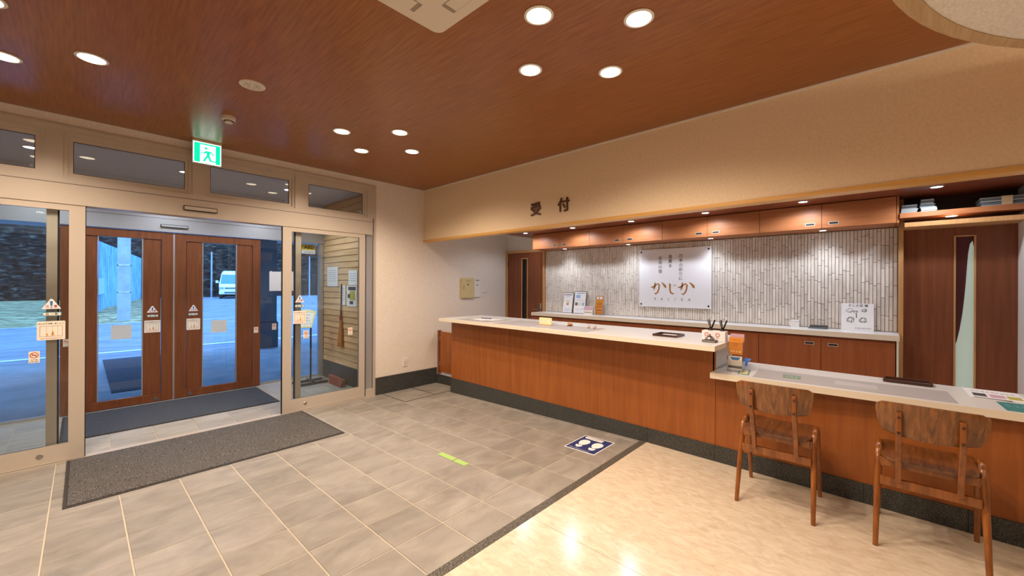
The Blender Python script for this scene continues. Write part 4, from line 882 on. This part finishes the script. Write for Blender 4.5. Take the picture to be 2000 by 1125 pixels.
obj('mount', MB().ext([(3.665, .875, ZL + .0003), (3.66, .79, ZL + .0003), (3.90, .825, ZL + .0003), (3.90, .905, ZL + .0003)], (0, 0, .0015)), 'green_card', o); obj('note', MB().ext([(3.69, .862, ZL + .0018), (3.688, .805, ZL + .0018), (3.87, .835, ZL + .0018), (3.87, .892, ZL + .0018)], (0, 0, .001)), 'yellow_card', o)
dp = empty('desk_mat', (3.83, .21, ZL), 'wide grey writing mat on the low desk', 'desk pad')
obj('sheet', MB().ext([(3.625, .757, ZL), (3.685, -.346, ZL), (4.05, -.325, ZL), (4.01, .785, ZL)], (0, 0, .0016)), 'desk_pad', dp); gi = obj('green_insert', MB().ext([(3.75, .575, ZL + .0016), (3.76, .46, ZL + .0016), (3.90, .475, ZL + .0016), (3.90, .595, ZL + .0016)], (0, 0, .0006)), 'green_card', dp)
marks('lettering', [3], .028, (3.825, .525, ZL + .0022), *FLAT, 'paper', gi); obj('clear_insert', MB().ext([(3.77, .26, ZL + .0016), (3.78, .02, ZL + .0016), (3.92, .03, ZL + .0016), (3.92, .265, ZL + .0016)], (0, 0, .0005)), 'clear_card', dp)
tr = empty('pen_tray', (4.21, -.13, ZL), 'long glossy brown tray at the back of the low desk', 'tray')
obj('tray_base', MB().ext([(x, y, ZL + .0003) for x, y in rounded(4.145, -.265, 4.285, -.005, .012)], (0, 0, .006)), 'tray_wood', tr)
obj('tray_rim', MB().box(4.143, -.255, ZL + .004, 4.151, -.015, ZL + .022).box(4.279, -.255, ZL + .004, 4.287, -.015, ZL + .022).box(4.151, -.267, ZL + .004, 4.279, -.259, ZL + .022).box(4.151, -.011, ZL + .004, 4.279, -.003, ZL + .022), 'tray_wood', tr, bevel=.002)
fl = empty('price_leaflet', (4.12, -.55, ZL), 'white leaflet with pink and dark photos at the right of the desk', 'leaflet')
obj('sheet', MB().ext([(3.955, -.425, ZL + .0003), (3.975, -.67, ZL + .0003), (4.295, -.665, ZL + .0003), (4.29, -.42, ZL + .0003)], (0, 0, .003)), 'paper', fl)
for a, b_, mt in ((-.445, -.505, 'dark_print'), (-.52, -.585, 'pink_print'), (-.595, -.655, 'olive_print')): obj('photo', box(4.03, a, ZL + .0034, 4.13, b_, ZL + .0038), mt, fl)
obj('photo', box(3.965, -.44, ZL + .0034, 3.985, -.60, ZL + .0038), 'dark_print', fl); marks('lettering', [9], .022, (4.20, -.545, ZL + .0033), *FLAT, 'ink', fl)
tl = empty('teal_leaflet', (3.81, -.6, ZL), 'dark teal leaflet at the desk front right corner', 'leaflet')
obj('sheet', MB().ext([(3.685, -.535, ZL + .0003), (3.69, -.75, ZL + .0003), (3.945, -.74, ZL + .0003), (3.915, -.525, ZL + .0003)], (0, 0, .002)), 'teal_paper', tl); marks('lettering', [6, 6], .03, (3.82, -.635, ZL + .0023), *FLAT, 'pale_blue', tl)

# ---- chairs
def make_chair(label):
    c = empty('desk_chair', (0, 0, 0), label, 'chair', 'chairs at the low desk')
    def seat(u, v):
        y = (u - .5) * 2; x = -.175 + .395 * v
        wy = .196 * (1 - .06 * abs(2 * v - 1) ** 6); r = max(0, abs(y) - .75) / .25
        xx = x + (.03 * r * r if v < .5 else -.03 * r * r) * (abs(2 * v - 1) ** 2)
        z = .502 + .012 * y * y - .012 * math.sin(math.pi * min(1, v * 1.1)) - .014 * max(0, v - .75) * 4 * (max(0, v - .75) * 4) - .012 * max(0, .2 - v) * 5
        return (xx, y * wy, z), (0, 0, 1)
    obj('seat', MB().grid(seat, 16, 14, .014), 'chair_seat_wood', c, smooth=True)
    def back(u, v):
        y = (u - .5) * 2; a = abs(2 * v - 1)
        hw = .217 * (1 - (.16 * (1 - v * 1.15) ** 2 if v < .87 else 0)); hw *= (1 - (max(0, a - .62) / .38) ** 4 * (.13 if v > .5 else .24))
        z = .662 + .186 * v + .006 * (1 - y * y) * (1 if v > .5 else -1) * a
        x = -.268 + .034 * y * y - .035 * (v - .5)
        return (x, y * hw, z), (1, 0, 0)
    obj('backrest', MB().grid(back, 18, 12, .014), 'chair_wood', c, smooth=True)
    for s in (-1, 1):
        y = s * .12
        p = obj('back_post', MB().ext([(-.180, y - .013, .372), (-.150, y - .013, .385), (-.172, y - .013, .50), (-.262, y - .013, .70), (-.272, y - .013, .80), (-.292, y - .013, .802), (-.296, y - .013, .70), (-.212, y - .013, .50)], (0, .026, 0)), 'chair_leg_wood', c, bevel=.004)
        for z in (.69, .775): obj('bolt', MB().lathe([(0, -.004), (.006, -.003), (.007, 0)], (-.2965 if z < .7 else -.2945, y, z), 12, 'x'), 'tray_wood', p)
        yy = s * .207; yf = s * .215
        obj('leg', MB().tube([(-.235, yf, 0), (-.16, yy + s * .004, .27), (-.098, yy, .47), (-.082, yy, .508), (-.06, yy, .526), (-.02, yy, .53), (.03, yy, .53)], [.0125, .016, .0185, .0185, .017, .015, .014], 12), 'chair_leg_wood', c, smooth=True)
        obj('leg', MB().tube([(.225, yf, 0), (.15, yy + s * .004, .27), (.098, yy, .47), (.082, yy, .508), (.06, yy, .526), (.03, yy, .531), (-.01, yy, .53)], [.0125, .016, .0185, .0185, .017, .0145, .013], 12), 'chair_leg_wood', c, smooth=True)
        obj('side_rail', box(-.12, yy - .012 - s * .018, .43, .12, yy + .012 - s * .018, .485), 'chair_leg_wood', c, bevel=.003)
    obj('seat_rail', box(-.145, -.188, .445, -.120, .188, .49), 'chair_leg_wood', c, bevel=.003); obj('seat_rail', box(.12, -.188, .435, .145, .188, .485), 'chair_leg_wood', c, bevel=.003)
    obj('lower_rail', box(-.158, -.198, .335, -.136, .198, .385), 'chair_leg_wood', c, bevel=.003)
    return c
ch = make_chair('brown wooden desk chair on the left, nearer the tall counter'); ch.location = (3.36, .535, 0); ch.rotation_euler = (0, 0, math.radians(1))
c2 = copy_tree(ch); c2.location = (3.372, -.192, 0); c2.rotation_euler = (0, 0, math.radians(-1)); c2['label'] = 'brown wooden desk chair on the right, closest to the viewer'

# ---- vestibule things
def wall_paper_sheet(y0, y1, z0, z1, label, mat='paper', blocks=(), lines=0):
    e = empty('wall_notice', (2.862, (y0 + y1) / 2, z0), label, 'notice', 'notices on the boarded wall')
    s_ = obj('sheet', box(2.8615, y0, z0, 2.863, y1, z1), mat, e)
    for a, b_, c_, d_, mt in blocks: obj('printed_block', box(2.8605, y0 + (y1 - y0) * a, z0 + (z1 - z0) * c_, 2.8614, y0 + (y1 - y0) * b_, z0 + (z1 - z0) * d_), mt, s_)
    for k in range(lines): obj('printed_line', box(2.8605, y0 + (y1 - y0) * .15, z1 - .06 - k * .035, 2.8614, y1 - (y1 - y0) * .12, z1 - .055 - k * .035), 'ink_grey', s_)
wall_paper_sheet(6.57, 6.98, 1.465, 1.79, 'large white notice high on the boarded vestibule wall', lines=6)
wall_paper_sheet(5.89, 6.18, 1.49, 1.72, 'small white notice above the olive poster', lines=4)
wall_paper_sheet(6.285, 6.475, 1.165, 1.485, 'narrow white notice behind the broom handle', lines=6)
wall_paper_sheet(5.90, 6.235, 1.155, 1.478, 'white poster with olive and dark photographs', blocks=((.15, .7, .3, .75, 'olive_print'), (.1, .85, .78, .95, 'dark_print'), (.66, .9, .4, .6, 'dark_print'), (.35, .7, .1, .26, 'dark_print')))
bm = empty('broom', (2.84, 6.41, .47), 'straw broom hanging on the boarded vestibule wall', 'broom')
obj('handle', MB().tube([(2.845, 6.405, .96), (2.85, 6.405, 1.50)], [.012, .010]), 'tray_wood', bm); obj('binding', MB().lathe([(.022, .93), (.024, .95), (.018, .99)], (2.842, 6.405, 0), 12), 'red_brown', bm)
sw_ = MB()
for k in range(26):
    a = (k % 13 - 6) / 6; b = -1 if k < 13 else 1
    sw_.tube([(2.842, 6.405 + a * .018, .95), (2.842 + b * .008, 6.405 + a * .045, .72), (2.838 + b * .012 - .004, 6.405 + a * .075, .49 + .02 * random.random())], [.006, .008, .005], 5)
obj('bristles', sw_, 'broom_straw', bm)
ss = empty('sign_stand', (2.45, 6.72, ZV), 'black metal stand holding a tilted pale menu board', 'sign stand')
obj('pole', MB().tube([(2.50, 6.72, ZV + .03), (2.50, 6.72, .93)], .013), 'dark_metal', ss)
for y in (6.60, 6.84): obj('foot_bar', MB().bar((2.27, y, ZV + .024), (2.72, y, ZV + .024), .03, .03), 'dark_metal', ss)
obj('cross_bar', MB().bar((2.50, 6.58, ZV + .05), (2.50, 6.86, ZV + .05), .03, .022, (1, 0, 0)), 'dark_metal', ss)
bd = Matrix.Rotation(math.radians(0), 4, 'Z')
bo = Vector((2.40, 6.70, .93)); ux = Vector((.92, -.38, 0)); uy = Vector((.30, .42, .85)).normalized(); un = ux.cross(uy)
def bp(u, v, o_=0): return tuple(bo + ux * u + uy * v + un * o_)
Pb = [(-.12, -.14), (.12, -.14), (.15, .15)] + [(.15 - .30 * k / 8, .15 + .035 * math.sin(math.pi * k / 8)) for k in range(1, 9)]
bo_ = obj('board', MB().ext([bp(u, v) for u, v in Pb], tuple(un * .012)), 'board_pale', ss)
obj('sheet', MB().ext([bp(u, v, .0125) for u, v in ((-.10, -.115), (.105, -.115), (.12, .12), (-.12, .12))], tuple(un * .001)), 'paper', bo_)
for k, (t_, z) in enumerate(((4, .08), (3, .03), (5, -.02), (6, -.07))): marks('lettering', [t_], .034, bp(0, z, .0135), tuple(ux), tuple(uy), 'teal_ink', bo_)
bk = empty('wooden_block', (2.78, 6.3, ZV), 'brown wooden block with a cut corner on the vestibule floor', 'block')
obj('block', MB().ext([(2.70, 6.52, ZV + .001), (2.70, 6.10, ZV + .001), (2.70, 6.08, ZV + .06), (2.70, 6.16, ZV + .14), (2.70, 6.52, ZV + .14)], (.05, 0, 0)), 'red_brown', bk, bevel=.006); obj('brush', box(2.752, 6.14, ZV + .001, 2.80, 6.5, ZV + .10), 'broom_straw', bk)
gp = empty('glass_notice', (2.23, Y2 + .04, 1.39), 'blank white sheet taped to the outer pane', 'notice'); obj('sheet', box(2.047, Y2 + .044, 1.388, 2.412, Y2 + .0465, 1.70), 'paper', gp)
for x in (2.06, 2.38): obj('tape', box(x, Y2 + .0425, 1.685, x + .02, Y2 + .044, 1.71), 'paper_cream', gp)
ae = empty('aed_sign', (2.64, Y2 + .04, 2.02), 'yellow defibrillator sticker on the outer pane', 'sticker'); yl = obj('yellow_field', box(2.53, Y2 + .044, 2.085, 2.75, Y2 + .0465, 2.18), 'yellow_sign', ae); text('lettering', 'AED', .085, (2.65, Y2 + .0438, 2.13), *FY, 'ink', yl, bold=.002)
obj('white_field', box(2.53, Y2 + .044, 2.02, 2.75, Y2 + .0465, 2.083), 'paper', ae); marks('lettering', [5], .032, (2.64, Y2 + .0438, 2.05), *FY, 'ink', ae)

# ================================================================== OUTSIDE
ZG = -.12
S('ground', box(-40, Y2 + .1, -.4, 60, 12.4, ZG), 'paving', 'pale paved forecourt outside the entrance')
S('road', box(-60, 12.4, -.4, 80, 21.9, ZG - .01), 'asphalt', 'grey road crossing beyond the forecourt')
obj('road_line', box(-40, 13.28, ZG - .009, 60, 13.43, ZG - .006), 'road_paint', None, 'white painted line along the road edge', 'road marking')
kb = S('kerb', box(-60, 21.9, -.4, 80, 22.1, ZG + .06), 'concrete', 'low kerb at the far side of the road')
S('parking_lot', MB().ext([(3.2, 22.1, ZG - .05), (3.2, 22.1, ZG + .02), (3.2, 34, .32), (3.2, 70, .45), (3.2, 70, -.4)], (70, 0, 0)), 'asphalt', 'sloping asphalt lot where the white van stands')
gb = MB(); nx, ny = 36, 14; V = []
for j in range(ny + 1):
    for i in range(nx + 1):
        X = -40 + 43.3 * i / nx; Yv = 22.1 + 21 * (j / ny) ** 1.5; V.append((X, Yv, ZG + .03 + .42 * min(1, j / ny * 3) + random.uniform(-.04, .04)))
gb.add(V, [(j * (nx + 1) + i, j * (nx + 1) + i + 1, (j + 1) * (nx + 1) + i + 1, (j + 1) * (nx + 1) + i) for j in range(ny) for i in range(nx)])
S('grass_bank', gb, 'grass', 'dry grass bank rising behind the kerb', smooth=True)
hb = MB(); nx, ny = 60, 16; V = []
for j in range(ny + 1):
    for i in range(nx + 1):
        X = -70 + 170 * i / nx; Yv = 40.8 + 30 * j / ny + 1.5 * math.sin(X * .11); V.append((X, Yv, .2 + 24 * (j / ny) ** .8 + random.uniform(-.6, .6) - (1.5 if j == 0 else 0)))
hb.add(V, [(j * (nx + 1) + i, j * (nx + 1) + i + 1, (j + 1) * (nx + 1) + i + 1, (j + 1) * (nx + 1) + i) for j in range(ny) for i in range(nx)])
S('hillside', hb, 'hillside', 'dark wooded hillside beyond the road')
obj('outdoor_mat', box(.3, 8.3, ZG + .0005, 1.22, 12.0, ZG + .012), 'mat_blue', None, 'long dark mat on the forecourt outside the left wooden door', 'mat')
S('canopy', box(-8, Y2 + .1, 2.62, 9, 12.2, 2.9), 'canopy_grey', 'flat grey entrance canopy overhead outside')
cl = empty('canopy_column', (3.3, 11.6, ZG), 'square dark canopy column outside the outer pane', 'column')
obj('shaft', box(3.02, 11.45, .55, 3.42, 11.85, 2.615), 'column_dark', cl); obj('column_base', box(2.99, 11.42, ZG + .001, 3.45, 11.88, .53), 'column_dark', cl, bevel=.01); obj('column_joint', box(3.01, 11.44, .53, 3.43, 11.86, .55), 'gasket', cl)
# utility pole
up_ = empty('utility_pole', (1.0, 22.6, ZG), 'thick pale concrete utility pole across the road', 'pole')
obj('shaft', MB().lathe([(.21, ZG), (.18, 8.0)], (1.17, 22.7, 0), 20), 'concrete', up_, smooth=True)
for z in (1.1, 2.2, 3.4): obj('band', MB().lathe([(.205, z), (.212, z + .01), (.212, z + .06), (.205, z + .07)], (1.17, 22.7, 0), 20), 'steel', up_)
# corrugated fence
fn = empty('sheet_fence', (.6, 25.5, .3), 'pale blue corrugated sheet fence on the grass bank', 'fence')
A, B = Vector((.35, 24.3, 0)), Vector((3.1, 42.3, 0)); npan = 14
for k in range(npan):
    p = A.lerp(B, k / npan); q_ = A.lerp(B, (k + 1) / npan); zb_ = .24 + .12 * (k / npan); mb_ = MB(); V = []; n = 20; nr = Vector(((B - A).y, -(B - A).x, 0)).normalized()
    for i in range(n + 1):
        c_ = p.lerp(q_, i / n * .985) + nr * (.05 if i % 2 else -.0) ; V += [(c_.x, c_.y, zb_), (c_.x, c_.y, zb_ + 3.1)]
    for i in range(n): mb_.add([V[2 * i], V[2 * i + 2], V[2 * i + 3], V[2 * i + 1], *[tuple(Vector(v_) - nr * .02) for v_ in (V[2 * i], V[2 * i + 2], V[2 * i + 3], V[2 * i + 1])]], [(0, 1, 2, 3), (7, 6, 5, 4), (0, 4, 5, 1), (3, 2, 6, 7)])
    obj('fence_panel', mb_, 'blue_sheet', fn)
wb = Vector((.35, 24.3, 0)) + Vector(((B - A).y, -(B - A).x, 0)).normalized() * .1
dirn = (B - A).normalized()
obj('sign_plate', MB().ext([tuple(wb + dirn * .1 + Vector((0, 0, 1.0))), tuple(wb + dirn * 1.5 + Vector((0, 0, 1.05))), tuple(wb + dirn * 1.5 + Vector((0, 0, 1.75))), tuple(wb + dirn * .1 + Vector((0, 0, 1.7)))], (.02, -.01, 0)), 'pale_blue', fn)
# lamp posts near the lot
for (x, y, lab) in ((6.9, 38.5, 'slim grey fence post left of the van'), (14.0, 38.0, 'slim grey fence post right of the van')):
    e = empty('lot_post', (x, y, .3), lab, 'post', 'posts at the lot'); obj('shaft', MB().lathe([(.06, .25), (.05, 4.0)], (x, y, 0), 10), 'concrete', e); obj('foot', MB().lathe([(.16, .2), (.16, .36), (.1, .4)], (x, y, 0), 12), 'concrete', e)
# van (front faces the entrance)
vn = empty('van', (0, 0, 0), 'white high roof van parked facing the entrance', 'car')
prof = [(0, .35), (.02, .75), (.12, .98), (.35, 1.12), (.95, 1.92), (1.25, 2.12), (1.9, 2.22), (4.5, 2.22), (4.68, 2.0), (4.7, .35)]
def loft(prof, ws):
    mb_ = MB(); n = len(prof); V = []
    for (x, z), w_ in zip(prof, ws): V += [(x, -w_, z), (x, w_, z)]
    F = [(2 * i, 2 * i + 1, 2 * ((i + 1) % n) + 1, 2 * ((i + 1) % n)) for i in range(n)] + [tuple(2 * i for i in range(n))[::-1], tuple(2 * i + 1 for i in range(n))]
    return mb_.add(V, F)
obj('body', loft(prof, [.80, .84, .85, .85, .76, .70, .66, .66, .72, .82]), 'van_white', vn, bevel=.05)
plain('van_glass', srgb(86, 132, 178), .1); plain('van_grey', srgb(92, 100, 112), .5)
obj('windscreen', MB().ext([(.385, -.76, 1.17), (.385, .76, 1.17), (.915, .70, 1.88), (.915, -.70, 1.88)], (-.03, 0, .02)), 'van_glass', vn)
for s in (-1, 1):
    obj('headlight', box(-.015, s * .52, .74, .06, s * .80, .93), 'alu_grey', vn, bevel=.02); obj('side_mirror', box(.45, s * .90, 1.22, .55, s * 1.08, 1.42), 'van_white', vn, bevel=.03); obj('mirror_arm', MB().bar((.52, s * .78, 1.25), (.52, s * .95, 1.28), .04, .04, (1, 0, 0)), 'van_white', vn)
    obj('side_window', MB().ext([(.95, s * .795, 1.3), (1.9, s * .79, 1.3), (1.9, s * .72, 1.85), (1.15, s * .735, 1.85)], (0, s * .03, 0)), 'van_glass', vn)
    for x in (.75, 3.7):
        wh = obj('wheel', MB().lathe([(0, -.1), (.31, -.1), (.33, -.07), (.33, .07), (.31, .1), (0, .1)], (x, s * .74, .33), 20, 'y'), 'rubber', vn); obj('hub', MB().lathe([(0, -.112), (.19, -.108), (.19, .108), (0, .112)], (x, s * .74, .33), 16, 'y'), 'steel', wh)
gr_ = obj('grille', box(-.01, -.46, .78, .05, .46, .88), 'van_grey', vn); obj('bumper', box(-.08, -.84, .34, .12, .84, .62), 'van_white', vn, bevel=.05); obj('air_intake', box(-.095, -.5, .42, -.075, .5, .54), 'van_grey', vn); obj('number_plate', box(-.10, -.17, .55, -.082, .17, .70), 'road_paint', vn)
for s in (-1, 1): obj('wiper', MB().bar((.42, s * .1, 1.18), (.62, s * .55, 1.46), .02, .02, (1, 0, 0)), 'rubber', vn)
vn.location = (8.0, 37.3, .335); vn.rotation_euler = (0, 0, math.radians(76))
# trees on the hillside
wood('bark', srgb(30, 26, 24), srgb(58, 52, 48), 'z', rough=.9, scale=3)
def bare_tree(x, y, z, h, seed, lab):
    rr = random.Random(seed); e = empty('bare_tree', (x, y, z), lab, 'tree', 'trees on the hillside'); obj('trunk', MB().tube([(x, y, z - .5), (x + .1, y, z + h * .5), (x + .2, y, z + h)], [.2, .14, .04], 7), 'bark', e)
    b = MB()
    for k in range(14):
        zz_ = z + h * rr.uniform(.25, .95); a = rr.uniform(0, 6.28); L_ = h * .28; b.tube([(x + .1, y, zz_), (x + .1 + L_ * math.cos(a), y + L_ * math.sin(a), zz_ + L_ * .7), (x + .1 + 1.5 * L_ * math.cos(a + .3), y + 1.5 * L_ * math.sin(a + .3), zz_ + L_)], [.05, .03, .01], 5)
    obj('branches', b, 'bark', e)
for k, (x, y, z, h) in enumerate(((-9, 46, 1.6, 7), (-3.5, 47, 2.6, 8), (1.5, 48, 3.4, 7), (7, 50, 4.5, 9), (12, 50, 1.5, 8), (16, 50, 2, 9))):
    bare_tree(x, y, z, h, k, 'dark bare tree on the hillside, %s from the left' % ordn[k])
